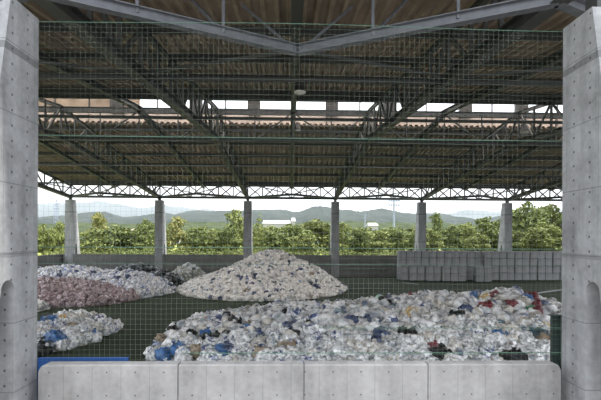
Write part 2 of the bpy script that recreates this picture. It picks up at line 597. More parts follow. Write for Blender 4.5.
RA, RB = 29.8, 37.2
roof_sheet('roof_slope', 7.2, RA, 'brown ribbed roof sheeting rising from the near eave to the ridge slot')
roof_sheet('roof_slope.001', RB, 58.0, 'brown ribbed roof sheeting falling from the ridge slot to the far eave')
# ridge monitor: low pale upstands, open band, raised roof
mb = MB()
zt = CZ + 12.5
for y in (RA - 0.4, RB + 0.3):
    mb.box(XL, XR, y, y + 0.1, zr(RB) + 0.0, zr(RB) + 0.98)
struct('trim_monitor', mb, M['pale'], 'pale upstand panels along the ridge slot')
struct('ceiling_monitor', MB().box(XL, XR, RA - 0.9, RB + 0.9, zt, zt + 0.04), M['skylight'], 'raised roof of pale translucent sheets over the ridge slot')
struct('trim_louvre', MB().box(XL, -13.4, RB + 0.42, RB + 0.5, zr(RB) + 0.9, zt), M['roof'], 'closed brown panels shutting the ridge slot towards the side wall')
mono = thing('ridge_monitor_frame', 'row of posts and rails holding the raised roof over the bright ridge slot', 'frame', (XB, YM, CZ + 10))
inv = Matrix.Translation(mono.location).inverted()


def under(o, par):
    o.parent = par
    o.matrix_parent_inverse = Matrix.Translation(par.location).inverted()
    return o


for y in (RA - 0.35, RB + 0.35):
    for x in np.arange(XL + 0.8, XR, 3.0):
        under(MB().box(x - 0.05, x + 0.05, y - 0.05, y + 0.05, zr(RB) + 0.2, zt).build('post', M['steel']), mono)
    under(MB().box(XL, XR, y - 0.05, y + 0.05, zr(RB) + 0.98, zr(RB) + 1.08).build('rail', M['steel']), mono)
for i, bx in enumerate(BAYS_X[1:5]):
    for s in (-1, 1):
        x = bx + s * 3.45
        b = MB().box(x - 0.55, x + 0.55, RB - 0.1, RB + 0.28, CZ + 11.0, zt).build('vent_box', M['black'])
        lab = 'dark box vent in the ridge slot, %s along from the side wall' % ORD[2 * i + (s > 0)]
        tag(b, lab, 'vent', 'box vents in the ridge slot')

# ------------------------------------------------------------------ steelwork
H3 = Hsec(0.42, 0.42)
H25 = Hsec(0.2, 0.25)
tr_labels = ['end roof truss above the side wall and corner column', 'roof truss running over the second far column from the side wall',
             'roof truss running from the near column by the blue board over the big heap', 'roof truss running from the near column by the green net post',
             'roof truss ending over the far column by the floodlight mast', 'roof truss ending over the far column behind the block stack',
             'roof truss at the far end beyond the block stack']
STEPS = 12
for x, lab in zip(COLS_X, tr_labels):
    t = thing('roof_truss', lab, 'truss', (x, YM, CZ + 7.8), 'main roof trusses')
    for half in (0, 1):
        ya, yb = (Y0 - 0.6, YM) if half == 0 else (Y1 + 0.5, YM)
        under(MB().sweep((x, ya, zc(ya)), (x, yb, zc(yb)), H3).build('bottom_chord', M['steel']), t)
        under(MB().sweep((x, ya, zr(ya) - 0.45), (x, yb, zr(yb) - 0.45), H25).build('top_chord', M['steel']), t)
        for k in range(STEPS + 1):
            y = ya + (yb - ya) * k / STEPS
            if k < STEPS or half == 0:
                under(MB().sweep((x, y, zc(y)), (x, y, zr(y) - 0.4), Rsec(0.13, 0.13)).build('web_post', M['steel']), t)
            if k < STEPS:
                y2 = ya + (yb - ya) * (k + 1) / STEPS
                p, q = ((y, zc(y)), (y2, zr(y2) - 0.45)) if k % 2 else ((y, zr(y) - 0.45), (y2, zc(y2)))
                under(MB().sweep((x, p[0], p[1]), (x, q[0], q[1]), Rsec(0.13, 0.13)).build('web_brace', M['steel']), t)
    for yy, ztop in ((Y0 - 0.4, CZ + 4.45), (Y1 + 0.35, CZ + 5.15)):
        if yy > 30 or abs(x - XB) < 7:
            under(MB().box(x - 0.17, x + 0.17, yy - 0.17, yy + 0.17, ztop, zc(yy) - 0.1).build('bearing_post', M['steel']), t)

PUR = [9.8, 13.5, 17.2, 20.9, 24.6, 28.4, 38.2, 41.5, 45.2, 48.9, 52.6, 56.6]
for i, y in enumerate(PUR):
    o = MB().sweep((XL, y, zr(y) - 0.165), (XR, y, zr(y) - 0.165), Hsec(0.14, 0.32)).build('roof_purlin', M['steel'])
    tag(o, 'long dark steel purlin under the roof sheets, %s counted from the %s eave' % ((ORD[i], 'barrier-side') if i < 6 else (ORD[11 - i], 'tree-side')), 'beam', 'roof purlins')
o = MB().sweep((XL, RA - 0.12, zr(RA) - 0.24), (XR, RA - 0.12, zr(RA) - 0.24), Hsec(0.16, 0.46)).build('slot_edge_beam', M['steel'])
tag(o, 'deep dark steel beam along the barrier-side edge of the ridge slot', 'beam')
raf_l = ['first from the side wall', 'second from the side wall', 'above the big white heap, in the middle', 'second past the middle one', 'above the block stack', 'beyond the block stack']
for x, lab in zip(BAYS_X, raf_l):
    mb = MB()
    zz = lambda y: zr(y) - 0.51
    mb.sweep((x, 7.4, zz(7.4)), (x, YM, zz(YM)), Hsec(0.40, 0.36))
    mb.sweep((x, Y1 + 0.4, zz(Y1 + 0.4)), (x, YM, zz(YM)), Hsec(0.40, 0.36))
    o = mb.build('roof_rafter', M['steel'])
    tag(o, 'dark steel rafter under the roof, ' + lab, 'beam', 'mid-bay rafters')

rt = thing('ridge_truss', 'long dark steel truss running along the ridge under the bright slot', 'truss', (XB, YM, CZ + 9))
zt1, zb1 = CZ + 9.95, CZ + 7.75
under(MB().sweep((XL, YM, zt1), (XR, YM, zt1), Hsec(0.2, 0.45)).build('top_chord', M['steel']), rt)
under(MB().sweep((XL, YM, zb1), (XR, YM, zb1), Hsec(0.40, 0.36)).build('bottom_chord', M['steel']), rt)
for k in range(24):
    x = XB - 30 + 3 * k
    under(MB().sweep((x, YM, zb1), (x, YM, zt1), Rsec(0.09, 0.09)).build('web_post', M['steel']), rt)
    a, b = ((zb1, zt1) if k % 2 else (zt1, zb1))
    under(MB().sweep((x, YM, a), (x + 3, YM, b), Rsec(0.1, 0.1)).build('web_brace', M['steel']), rt)
# light struts along X at other panel lines (bottom chord level)
for i, y in enumerate((16.8, 24.9, 41.2, 49.3)):
    o = MB().sweep((XL, y, zc(y)), (XR, y, zc(y)), Hsec(0.14, 0.16)).build('tie_strut', M['steel'])
    tag(o, 'thin dark steel strut tying the truss bottoms, %s' % ('first from the barrier', 'second from the barrier', 'second from the trees', 'first from the trees')[i], 'beam', 'bottom tie struts')

bay_l = ['over the side wall end', 'over the dark bags', 'over the big white heap', 'between the white heap and the blocks', 'over the block stack', 'past the block stack']
for x, lab in zip(BAYS_X, bay_l):
    t = thing('eave_truss', 'far eave truss of crossed dark steel, bay ' + lab, 'truss', (x, Y1 + 0.3, CZ + 6.4), 'far eave trusses')
    y = Y1 + 0.3
    za, zb = CZ + 5.6, CZ + 7.25
    under(MB().sweep((x - 6, y, za), (x + 6, y, za), Hsec(0.25, 0.3)).build('bottom_chord', M['steel']), t)
    under(MB().sweep((x - 6, y, zb), (x + 6, y, zb), Hsec(0.2, 0.25)).build('top_chord', M['steel']), t)
    for k in range(6):
        xa = x - 6 + 2 * k
        if k:
            under(MB().sweep((xa, y, za), (xa, y, zb), Rsec(0.14, 0.14)).build('web_post', M['steel']), t)
        under(MB().sweep((xa, y - 0.04, za), (xa + 2, y - 0.04, zb), Rsec(0.14, 0.14)).build('web_brace', M['steel']), t)
        under(MB().sweep((xa, y + 0.04, zb), (xa + 2, y + 0.04, za), Rsec(0.14, 0.14)).build('web_brace', M['steel']), t)
    t = thing('corner_brace', 'far V brace at the truss bottoms, bay ' + lab, 'brace', (x, Y1 - 2, CZ + 5.6), 'far V bracing')
    for s in (-1, 1):
        under(MB().sweep((x + 6 * s, Y1 + 0.2, za), (x, Y1 - 4.6, za), Hsec(0.22, 0.26)).build('brace_arm', M['steel']), t)
        under(MB().sweep((x, Y1 - 4.6, za), (x + 6 * s, Y1 - 9.5, zc(Y1 - 9.5)), Rsec(0.1, 0.1)).build('brace_rod', M['steel']), t)
    under(MB().sweep((x, Y1 - 4.6, za), (x, Y1 - 4.6, zr(Y1 - 4.6) - 0.5), Rsec(0.1, 0.1)).build('hanger', M['steel']), t)
    # near bracing: V of beams from the columns to mid-bay, rods carrying on inwards
    if abs(x - XB) < 13:
        t = thing('corner_brace', 'near V of daylit-toned steel beams, bay ' + ('between the two near columns' if abs(x - XB) < 1 else lab.replace('over', 'towards')), 'brace', (x, Y0 + 2, CZ + 5.6), 'near V bracing')
        for s in (-1, 1):
            p, q = Vector((x + 6 * s, Y0 + 0.9, za)), Vector((x, Y0 + 3.75, za))
            under(MB().sweep(p, q, Hsec(0.24, 0.28)).build('brace_arm', M['steel_lit']), t)
            under(MB().sweep(q, (x + 6 * s, 16.2, zc(16.2)), Rsec(0.09, 0.09)).build('brace_rod', M['steel']), t)
            for u_, v_ in ((0.66, 0.66), (0.66, 0.42), (0.98, 0.7), (0.33, 0.33)):
                a = p.lerp(q, u_)
                b = p.lerp(q, v_)
                under(MB().sweep(a, (b.x, b.y + (2.2 if u_ != v_ else 0.0), zr(b.y) - 0.3), Rsec(0.08, 0.08)).build('brace_post', M['steel_lit']), t)

# ------------------------------------------------------------------ lamps
def lamp(x, y, z, ztop, label, r=0.32):
    t = thing('pendant_lamp', label, 'lamp', (x, y, z), 'hanging hall lamps')
    MB().lathe((0, 0, 0), [(r * 0.55, 0.62), (r * 0.62, 0.45), (r * 0.7, 0.4), (r, 0.08), (r, 0.0), (r * 0.9, 0.0)], 18).build('shade', M['black'], t)
    MB().lathe((0, 0, 0), [(r * 0.9, -0.004), (r * 0.8, -0.05), (r * 0.4, -0.09), (r * 0.1, -0.1)], 18).build('lens', M['lens'], t)
    MB().tube((0, 0, 0.6), (0, 0, ztop - z), 0.03).build('rod', M['black'], t)


p = at(300, 92, 20.0)
lamp(p.x, p.y, p.z, zr(20) - 0.6, 'black high-bay lamp with pale lens hanging before the ridge in the middle bay')
p = at(297.5, 130, 36.8)
lamp(p.x, p.y, p.z, zr(36.8) - 0.6, 'smaller black lamp hanging just beyond the ridge slot in the middle bay')
p = at(524, 132, 33.0)
lamp(p.x, p.y, p.z, CZ + 9.9, 'black round lamp hanging under the ridge on the block-stack side', 0.42)

# ------------------------------------------------------------------ safety net on the near opening
NY = 8.68
nx0, nx1 = XCL + 0.02, XCR - 0.02
net = thing('hanging_safety_net', 'fine pale green mesh net hung across the opening between the near columns', 'net', (0.2, NY, btop))
mb = MB()
mesh_step = 0.104
zlow, = (2.6,)


def net_top(x):
    return CZ + 4.46 - 0.0015 * (x - nx0) + 0.03 * math.cos(x * 0.6) - 0.03


def wob(x, z):
    return 0.012 * noise.noise((x * 1.3, z * 1.3, 2.0)), 0.012 * noise.noise((x * 1.3, z * 1.3, 9.0))


R = 0.0010
xs = np.arange(nx0, nx1 + 0.01, mesh_step)
zs_n = int((CZ + 4.45 - zlow) / mesh_step)
for x in xs:
    zt_ = net_top(x)
    pts = []
    for k in range(0, zs_n + 1, 4):
        z = zlow + (zt_ - zlow) * min(1, k / zs_n)
        a, b = wob(x, z)
        pts.append((x + a, NY + b, z))
    pts.append((x, NY, zt_))
    for a, b in zip(pts[:-1], pts[1:]):
        mb.sweep(a, b, [(R, R), (-R, R), (-R, -R), (R, -R)])
for k in range(zs_n):
    pts = []
    for x in xs[::4]:
        z = zlow + (net_top(x) - zlow) * k / zs_n
        a, b = wob(x, z)
        pts.append((x, NY + b, z + a))
    x = nx1
    pts.append((x, NY, zlow + (net_top(x) - zlow) * k / zs_n))
    for a, b in zip(pts[:-1], pts[1:]):
        mb.sweep(a, b, [(R, R), (-R, R), (-R, -R), (R, -R)])
under(mb.build('mesh', M['net']), net)
for nm, zz_, rr, xa in (('top_rope', None, 0.006, nx0), ('rope', at(300, 138.3, NY).z, 0.007, nx0), ('rope', at(300, 248, NY).z, 0.006, nx0),
                        ('rope', at(300, 264.5, NY).z, 0.004, nx0), ('rope', at(470, 328, NY).z, 0.006, 0.6), ('bottom_rope', at(400, 353, NY).z, 0.008, -2.2)):
    mb = MB()
    xx = np.linspace(xa, nx1, 14)
    for a, b in zip(xx[:-1], xx[1:]):
        za_, zb_ = (net_top(a), net_top(b)) if zz_ is None else (zz_, zz_)
        mb.tube((a, NY + 0.005, za_), (b, NY + 0.005, zb_), rr, 6)
    under(mb.build(nm, M['rope']), net)

# net post
np_x = at(556.5, 340, 8.8).x
t = thing('net_post', 'dark green steel channel post with bolts beside the near column', 'post', (np_x, 8.85, 0))
ptop = at(556, 316, 8.8).z
mb = MB()
mb.box(-0.10, 0.10, -0.01, 0.01, 0, ptop).box(-0.10, -0.085, -0.07, 0.0, 0, ptop).box(0.085, 0.10, -0.07, 0.0, 0, ptop)
mb.build('channel', M['post_green'], t)
MB().box(-0.13, 0.13, -0.08, 0.05, ptop, ptop + 0.02).build('cap_plate', M['post_green'], t)
for k in range(5):
    b = MB().lathe((0.0, 0, 0), [(0.028, 0.0), (0.028, 0.02)], 8).build('bolt', M['black'], t)
    b.location = (0.0, -0.012, ptop - 0.1 - 0.27 * k)
    b.rotation_euler = (math.pi / 2, 0, 0)

# blue board behind the barrier
a, b = at(37.5, 358, 8.75), at(128, 358, 8.75)
t = thing('blue_board', 'blue plastic board standing behind the barrier beside the near column', 'board', ((a.x + b.x) / 2, 8.78, 0))
w = (b.x - a.x) / 2
MB().box(-w, w, -0.02, 0.02, 0.0, a.z - 0.01).build('panel', M['blue'], t)
MB().box(-w, w, -0.03, 0.03, a.z - 0.035, a.z).build('rim', M['blue'], t)


# ------------------------------------------------------------------ concrete blocks
def block_mesh(w, d, h):
    bm = bmesh.new()
    bmesh.ops.create_cube(bm, size=1.0)
    bmesh.ops.scale(bm, vec=(w, d, h), verts=bm.verts)
    bmesh.ops.translate(bm, vec=(0, 0, h / 2), verts=bm.verts)
    bmesh.ops.bevel(bm, geom=list(bm.edges), offset=0.075, segments=1, affect='EDGES')
    # lifting recess on top
    me = bpy.data.meshes.new('concrete_block')
    bm.to_mesh(me)
    bm.free()
    me.materials.append(M['block'])
    return me


BW, BD, BH = 1.0, 1.0, 0.935
bme = block_mesh(BW * 0.955, BD, BH * 0.995)
row_n = ['bottom row', 'second row up', 'third row up', 'top row']
bx_start = at(398.5, 260, 54.0).x + 0.5
nblk = int((37.5 - bx_start) / BW)
for r in range(4):
    for i in range(nblk):
        yy = 54.5 + 0.05 * math.sin(i * 2.3 + r)
        if i >= 11:
            yy -= 0.45
        o = bpy.data.objects.new('concrete_block', bme)
        o.location = (bx_start + i * BW + (0.02 * math.sin(i * 5 + r)), yy, r * BH)
        o.rotation_euler = (0, 0, random.uniform(-0.012, 0.012))
        COL.objects.link(o)
        tag(o, 'grey concrete block, %s of the long stack, %s from its open end' % (row_n[r], ORD[i]), 'block', 'blocks of the long stack')
# two-high blocks set forward in staggered steps before the stack
steps = [0.15, 0.45, 0.45, 0.8, 0.8, 1.15, 1.15, 1.15, None, 1.7, 1.7]
cnt = 0
for i, s_ in enumerate(steps):
    if s_ is None:
        continue
    for r in range(2):
        o = bpy.data.objects.new('concrete_block', bme)
        o.location = (bx_start + 0.02 + i * BW, 54.5 - BD - s_ * 0.9, r * BH)
        COL.objects.link(o)
        tag(o, 'grey concrete block set forward of the long stack, %s of its %s row' % (ORD[cnt], ('lower', 'upper')[r]), 'block', 'blocks set forward of the stack')
    cnt += 1

# pale bar lying on the turf before the blocks
a, b = at(405, 281, 50), at(416, 284, 49)
o = MB().tube((a.x - 0.3, 50.3, 0.04), (b.x, 48.2, 0.04), 0.04).build('floor_bar', M['white_paint'])
tag(o, 'thin white bar lying on the turf before the block stack', 'bar')
# small pale frame by the side wall
t = thing('rail_frame', 'small white tube frame standing by the side wall behind the mauve bags', 'frame', (at(38.5, 270, 50).x - 0.2, 50, 0))
hh = at(38.5, 266.5, 50).z
MB().tube((0.45, 0, 0), (0.45, 0, hh), 0.05).build('post', M['white_paint'], t)
MB().tube((-0.9, 0, 0), (-0.9, 0, hh), 0.05).build('post', M['white_paint'], t)
MB().tube((-0.9, 0, hh), (0.45, 0, hh), 0.05).build('top_rail', M['white_paint'], t)


# ------------------------------------------------------------------ refuse bags
def bag_geo(seed, sub, necky=True):
    bm = bmesh.new()
    bmesh.ops.create_icosphere(bm, subdivisions=sub, radius=1.0)
    off = Vector((seed * 3.7, seed * 1.3, seed * 7.1))
    ax = Vector((0.3 * math.sin(seed * 2.1), 0.3 * math.cos(seed * 1.7), 1)).normalized()
    for v in bm.verts:
        n = v.co.normalized()
        d = 1 + 0.36 * noise.noise(n * 1.5 + off) + 0.30 * noise.noise(n * 3.2 + off)
        rid = 1 - abs(noise.noise(n * 2.6 + off * 1.7))
        d += 0.16 * (rid - 0.75)
        up = n.dot(ax)
        if necky and up > 0.80:      # gathered, tied neck
            k = (up - 0.80) / 0.20
            d = d * (1 + 0.28 * k)
            side = n - ax * up
            v.co = ax * up * d + side * d * (1 - 0.75 * min(1, k * 1.4))
        else:
            v.co = n * d
        v.co.z *= 0.80
        v.co.x *= 1.0 + 0.15 * math.sin(seed)
    if necky:                         # flared film above the tie
        tip = ax * 1.12
        n0 = len(bm.verts)
        k = 7
        ring0, ring1 = [], []
        for i in range(k):
            a = 2 * math.pi * i / k
            e1 = ax.orthogonal().normalized()
            e2 = ax.cross(e1)
            dd = e1 * math.cos(a) + e2 * math.sin(a)
            ring0.append(bm.verts.new(ax * 0.85 + dd * 0.10))
            ring1.append(bm.verts.new(tip + dd * (0.30 + 0.12 * math.sin(seed + 3 * i)) + ax * 0.08 * math.cos(seed + 2 * i)))
        for i in range(k):
            j = (i + 1) % k
            bm.faces.new((ring0[i], ring0[j], ring1[j], ring1[i]))
    v = [tuple(p.co) for p in bm.verts]
    bm.verts.index_update()
    f = [tuple(p.index for p in fc.verts) for fc in bm.faces]
    bm.free()
    return v, f


HI = [bag_geo(i + 1, 3) for i in range(8)]
LO = [bag_geo(i + 21, 2, i % 2 == 0) for i in range(6)]
_bagmesh = {}


def bag_mesh(vi, mat, lo):
    key = (vi, mat, lo)
    if key not in _bagmesh:
        v, f = (LO if lo else HI)[vi]
        me = bpy.data.meshes.new('bag')
        me.from_pydata(v, [], f)
        me.materials.append(BAG[mat])
        me.polygons.foreach_set('use_smooth', [True] * len(me.polygons))
        _bagmesh[key] = me
    return _bagmesh[key]


def rot_rand():
    return (random.uniform(-0.9, 0.9), random.uniform(-0.9, 0.9), random.uniform(0, 6.28))


def put_bag(name, p, size, mat, label, cat, group, lo=False, flat=1.0):
    vi = random.randrange(len(LO) if lo else len(HI))
    o = bpy.data.objects.new(name, bag_mesh(vi, mat, lo))
    o.location = p
    o.rotation_euler = rot_rand()
    s = size * random.uniform(0.88, 1.14)
    o.scale = (s, s, s * flat)
    COL.objects.link(o)
    tag(o, label, cat, group)
    return o


def seen_over(H, p, margin=0.12):
    """Is point p on the height field H visible from the camera (over its own heap and the barrier)?"""
    c = Vector((0, 0, CZ))
    d = p - c
    for t_ in np.linspace(0.45, 0.985, 40):
        q = c + d * t_
        if q.z < H(q.x, q.y) - margin:
            return False
    px, py = proj(p)
    return 34 < px < 566 and py < 364


def heap(name, H, bounds, step, size, pick, n_ind, labels, stuff_label, cat, lo=False, hmin=0.0, specials=()):
    """Bags over a mound H(x, y): the largest visible ones as objects, the rest with the core as one mass."""
    x0, x1, y0, y1 = bounds
    pts = []
    row = 0
    y = y0
    while y < y1:
        x = x0 + (step / 2 if row % 2 else 0)
        while x < x1:
            xx, yy = x + random.uniform(-0.33, 0.33) * step, y + random.uniform(-0.33, 0.33) * step
            h = H(xx, yy)
            if h > hmin:
                pts.append(Vector((xx, yy, h)))
            x += step
        row += 1
        y += step * 0.86
    for sp in specials:               # keep a little clear room around the picked-out bags
        pts = [p for p in pts if (p - sp[0]).length > step * 0.8]
    vis = [p for p in pts if seen_over(H, p + Vector((0, 0, size * 0.6)))]
    vis.sort(key=lambda p: p.y)
    vis_set = set(id(p) for p in vis[:n_ind])
    mass_v, mass_f, mass_m = [], [], []
    mats = []
    for p in pts:
        mat = pick(p)
        z = max(p.z + random.uniform(-0.40, 0.45) * size, size * 0.45)
        q = Vector((p.x, p.y, z))
        if id(p) in vis_set:
            lab, grp = labels(p, mat)
            put_bag(name, q, size, mat, lab, cat, grp, lo)
        else:
            v, f = random.choice(LO)
            s = size * random.uniform(0.88, 1.14)
            Rm = Matrix.Rotation(random.uniform(0, 6.28), 3, 'Z') @ Matrix.Rotation(random.uniform(-0.9, 0.9), 3, 'X')
            o = len(mass_v)
            mass_v += [tuple(q + Rm @ (Vector(a) * s)) for a in v]
            mass_f += [tuple(i + o for i in fc) for fc in f]
            if mat not in mats:
                mats.append(mat)
            mass_m += [mats.index(mat)] * len(f)
    # core of the mound
    nx, ny = int((x1 - x0) / 0.5) + 1, int((y1 - y0) / 0.5) + 1
    o = len(mass_v)
    for j in range(ny + 1):
        for i in range(nx + 1):
            xx, yy = x0 + (x1 - x0) * i / nx, y0 + (y1 - y0) * j / ny
            mass_v.append((xx, yy, H(xx, yy) - 0.10 if H(xx, yy) > 0.02 else -0.08))
    for j in range(ny):
        for i in range(nx):
            a = o + j * (nx + 1) + i
            mass_f.append((a, a + 1, a + nx + 2, a + nx + 1))
            mass_m.append(0)
    me = bpy.data.meshes.new(name + '_mass')
    me.from_pydata(mass_v, [], mass_f)
    for mt in mats or [pick(Vector((0, 0, 0)))]:
        me.materials.append(BAG[mt])
    me.polygons.foreach_set('material_index', mass_m)
    me.polygons.foreach_set('use_smooth', [True] * len(me.polygons))
    ob = bpy.data.objects.new(name + '_mass', me)
    COL.objects.link(ob)
    tag(ob, stuff_label, 'bags', None, 'stuff')
    return len(pts), len(vis)


def interp(x, xs, ys):
    return float(np.interp(x, xs, ys))


def wpick(*pairs):
    names = [a for a, _ in pairs]
    w = [b for _, b in pairs]
    return random.choices(names, w)[0]


def hit(H, px, py, y0, y1):
    d = ray(px, py)
    for Y in np.arange(y0, y1, 0.05):
        q = Vector((0, 0, CZ)) + d * (Y / d.y)
        if q.z < H(q.x, q.y):
            return q
    return None


# --- near heap: crest follows the outline of the photograph
OUT = [(150, 347), (160, 334), (167, 329), (186, 324), (192, 321), (216, 317.5), (237, 315), (241, 311.5), (259, 311), (281, 304), (304, 305), (322, 305.5), (331, 304.5),
       (349, 305), (369, 301), (378, 300), (412, 297.5), (425, 294), (445, 293), (468, 295), (489, 292), (505, 291.5), (527, 293), (537, 298), (552, 302), (566, 303)]
cx_, cy_, ch_ = [], [], []
for px, py in OUT:
    Yc = interp(px, [150, 172, 220, 300, 420, 566], [20.0, 21.5, 23.0, 24.0, 24.5, 24.0])
    q = at(px, py + 1.5, Yc)
    cx_.append(q.x)
    cy_.append(Yc)
    ch_.append(max(0.05, q.z - 0.12))
cx_ += [16.0, 17.2]
cy_ += [23.5, 23.0]
ch_ += [1.2, 0.0]


def H_near(x, y):
    if x < cx_[0] + 0.65 or x > cx_[-1]:
        return 0.0
    c, h = interp(x, cx_, cy_), interp(x, cx_, ch_)
    yf = interp(x, [cx_[0], -5.0, -2.0, 0.0, 10.0, 17.2], [19.2, 16.4, 14.5, 13.2, 13.0, 16.0])
    if x < -5:
        h = max(h, 0.55 * min(1, (x - cx_[0] + 0.1) / 0.5))
    if y < c:
        t_ = (y - yf) / (c - yf)
        if t_ <= 0:
            return 0.0
        b = 0.55 * min(1, t_ * 5) + 0.45 * t_
        hh = h * min(1.0, b) if h < 0.9 else h * (0.25 * min(1, t_ * 6) + 0.75 * t_ ** 0.9)
    else:
        t_ = (y - c) / 5.0
        if t_ >= 1:
            return 0.0
        hh = h * (1 - t_ ** 1.6)
    return max(0.0, hh * (1 + 0.10 * noise.noise((x * 0.8, y * 0.8, 3.0))))


def pick_near(p):
    px, _ = proj(p)
    if px < 200:
        return wpick(('white', 5), ('clear', 5), ('print', 2), ('navy', 0.5))
    if px < 330:
        return wpick(('white', 4), ('clear', 6), ('print', 3.2), ('navy', 0.3), ('cream', 1))
    return wpick(('white', 6), ('clear', 6), ('print', 0.9), ('cream', 2.2), ('teal', 0.25), ('navy', 0.2))


COLN = {'white': 'white', 'clear': 'clear', 'print': 'blue-and-white', 'cream': 'cream', 'navy': 'navy', 'teal': 'dark teal'}


def zone(p):
    px, py = proj(p)
    z = 'at its tapering end' if px < 235 else ('below the big white heap' if px < 350 else ('before the block stack' if px < 470 else 'towards the green net post'))
    return z


def lab_near(p, mat):
    l = '%s plastic refuse bag on the near heap, %s' % (COLN[mat], zone(p))
    return l, l.replace('refuse bag', 'refuse bags')


SP = [  # px, py, colour, size, label
    (174, 334, 'black', 0.30, 'black bag low on the tapering end of the near heap'),
    (192, 336.5, 'black', 0.26, 'small black bag beside the dark one at the tapering end'),
    (228, 320, 'black', 0.34, 'black bag topmost at the crest above the tapering end'),
    (235, 325.5, 'black', 0.32, 'flat black bag just below the topmost black one'),
    (207, 340.5, 'black', 0.26, 'black bag in the row under the blue striped bag'),
    (217, 340, 'black', 0.28, 'middle black bag of the dark row at the tapering end'),
    (226, 339.5, 'black', 0.28, 'last black bag of the dark row, towards the heap middle'),
    (287, 315, 'black', 0.28, 'single black bag near the crest under the big white heap'),
    (309, 326.5, 'black', 0.20, 'small flat black bag in the middle of the near heap'),
    (286, 331, 'navy', 0.30, 'dark navy bag in the middle of the near heap'),
    (294, 337, 'black', 0.28, 'black and clear bag beneath the navy one mid-heap'),
    (383, 304, 'black', 0.36, 'round black bag on the crest beside the mint one'),
    (456, 320, 'black', 0.36, 'black bag high on the slope before the blocks'),
    (463, 313, 'navy', 0.34, 'charcoal bag just above the black bag before the blocks'),
    (436, 359, 'black', 0.40, 'large black bag against the barrier under the red one'),
    (444, 361, 'black', 0.26, 'black bag end leaning beside the large one at the barrier'),
    (508, 361, 'black', 0.30, 'black bag half hidden at the barrier near the net post'),
    (516, 360.5, 'black', 0.28, 'black bag next to the half hidden one at the barrier'),
    (536, 340, 'teal', 0.40, 'large dark teal bag near the net post'),
    (542, 344, 'brown', 0.26, 'brown bag under the dark teal bag by the net post'),
    (382, 339, 'navy', 0.32, 'navy bag on the lower slope mid-heap'),
    (401, 335, 'black', 0.20, 'thin dark bag lying level on the middle slope'),
    (411, 334.5, 'black', 0.18, 'thin dark scrap of bag next to the level one'),
    (164, 358, 'blue', 0.30, 'blue bag lowest at the tapering end behind the barrier'),
    (179, 352, 'blue', 0.34, 'large blue bag at the tapering end of the heap'),
    (207, 336.5, 'blue', 0.24, 'blue striped bag above the dark row'),
    (247, 331, 'blue', 0.26, 'blue bag on the slope above the clear ones'),
    (221, 354.5, 'blue', 0.30, 'blue bag beside the brown one at the barrier'),
    (351, 324, 'navy', 0.34, 'navy printed bag on the upper slope mid-heap'),
    (313, 334, 'print', 0.46, 'large blue and white printed bag mid-heap'),
    (293, 318, 'print', 0.40, 'blue and white bag next to the single black one'),
    (300, 324, 'print', 0.34, 'blue and white bag just under the crest mid-heap'),
    (472, 295, 'blue', 0.26, 'bright blue bag on the crest before the blocks'),
    (526, 301.5, 'blue', 0.32, 'bright blue bag below the red one near the pole'),
    (543, 298.5, 'navy', 0.28, 'navy bag at the crest under the leaning pole'),
    (497, 340, 'blue', 0.30, 'pale blue bag low on the slope towards the net post'),
    (497, 327, 'teal', 0.26, 'teal bag mid-slope towards the net post'),
    (197, 354, 'brown', 0.28, 'tan brown bag between the two blue ones at the barrier'),
    (288, 353, 'brown', 0.42, 'large olive brown sack low in the middle of the heap'),
    (162, 341, 'brown', 0.20, 'tan bag at the very tip of the near heap'),
    (262, 357.5, 'brown', 0.30, 'brown bag low beside the large olive sack'),
    (248, 328.5, 'brown', 0.22, 'small brown bag above the clear ones mid-heap'),
    (413, 296.5, 'red', 0.24, 'red bag alone on the crest before the blocks'),
    (432, 350.5, 'red', 0.24, 'dark red bag sitting on the large black one'),
    (486, 311, 'red', 0.38, 'large dark red bag on the upper slope'),
    (493, 298, 'red', 0.28, 'red strip of bag between cream ones at the crest'),
    (510, 308, 'red', 0.28, 'dark red bag midway between the large red and the pole'),
    (530, 297, 'red', 0.34, 'dark red bag at the foot of the leaning pole'),
    (535, 308, 'red', 0.26, 'red bag beside the green one under the pole'),
    (535, 314.5, 'red', 0.26, 'lower red bag under the green one'),
    (529, 312.5, 'green', 0.24, 'green bag among the red ones near the net post'),
    (379, 299.5, 'mint', 0.30, 'mint green bag on the crest beside the round black one'),
    (485, 301.5, 'yellow', 0.26, 'orange yellow bag on the upper slope above the red'),
    (542, 330, 'yellow', 0.24, 'orange bag near the net post top'),
    (411, 316, 'yellow', 0.32, 'pale yellow bag on the slope before the blocks'),
]
sps = []
for px, py, c, s, l in SP:
    q = hit(H_near, px, py, 13.0, 25.5)
    if q is None:
        q = hit(H_near, px, py + 3, 13.0, 26)
    if q is None:
        print('no hit', px, py)
        continue
    sps.append((q, c, s, l))
for q, c, s, l in sps:
    put_bag('refuse_bag', q + Vector((0, -0.16, 0.16)), s * 1.08, c, l, 'bag', 'picked-out bags on the near heap')
r = heap('refuse_bag', H_near, (-7.3, 17.4, 12.8, 28.5), 0.50, 0.345, pick_near, 240, lab_near,
         'mass of further white and clear refuse bags making up the near heap', 'bag', hmin=0.06, specials=[(a[0],) for a in sps])
print('near', r)

# --- small heap by the near column
OUT2 = [(20, 330), (38, 326), (45, 324), (52, 318), (60, 316), (70, 313), (85, 314), (97, 318), (110, 322), (118, 327), (122, 332)]
c2 = [at(px, py + 1.5, 23.8) for px, py in OUT2]
bx_ = [at(20, 360, 17.2).x, at(40, 356, 18.6).x, at(72, 352, 19.4).x, at(100, 341, 21.5).x, at(122, 332, 23.4).x]


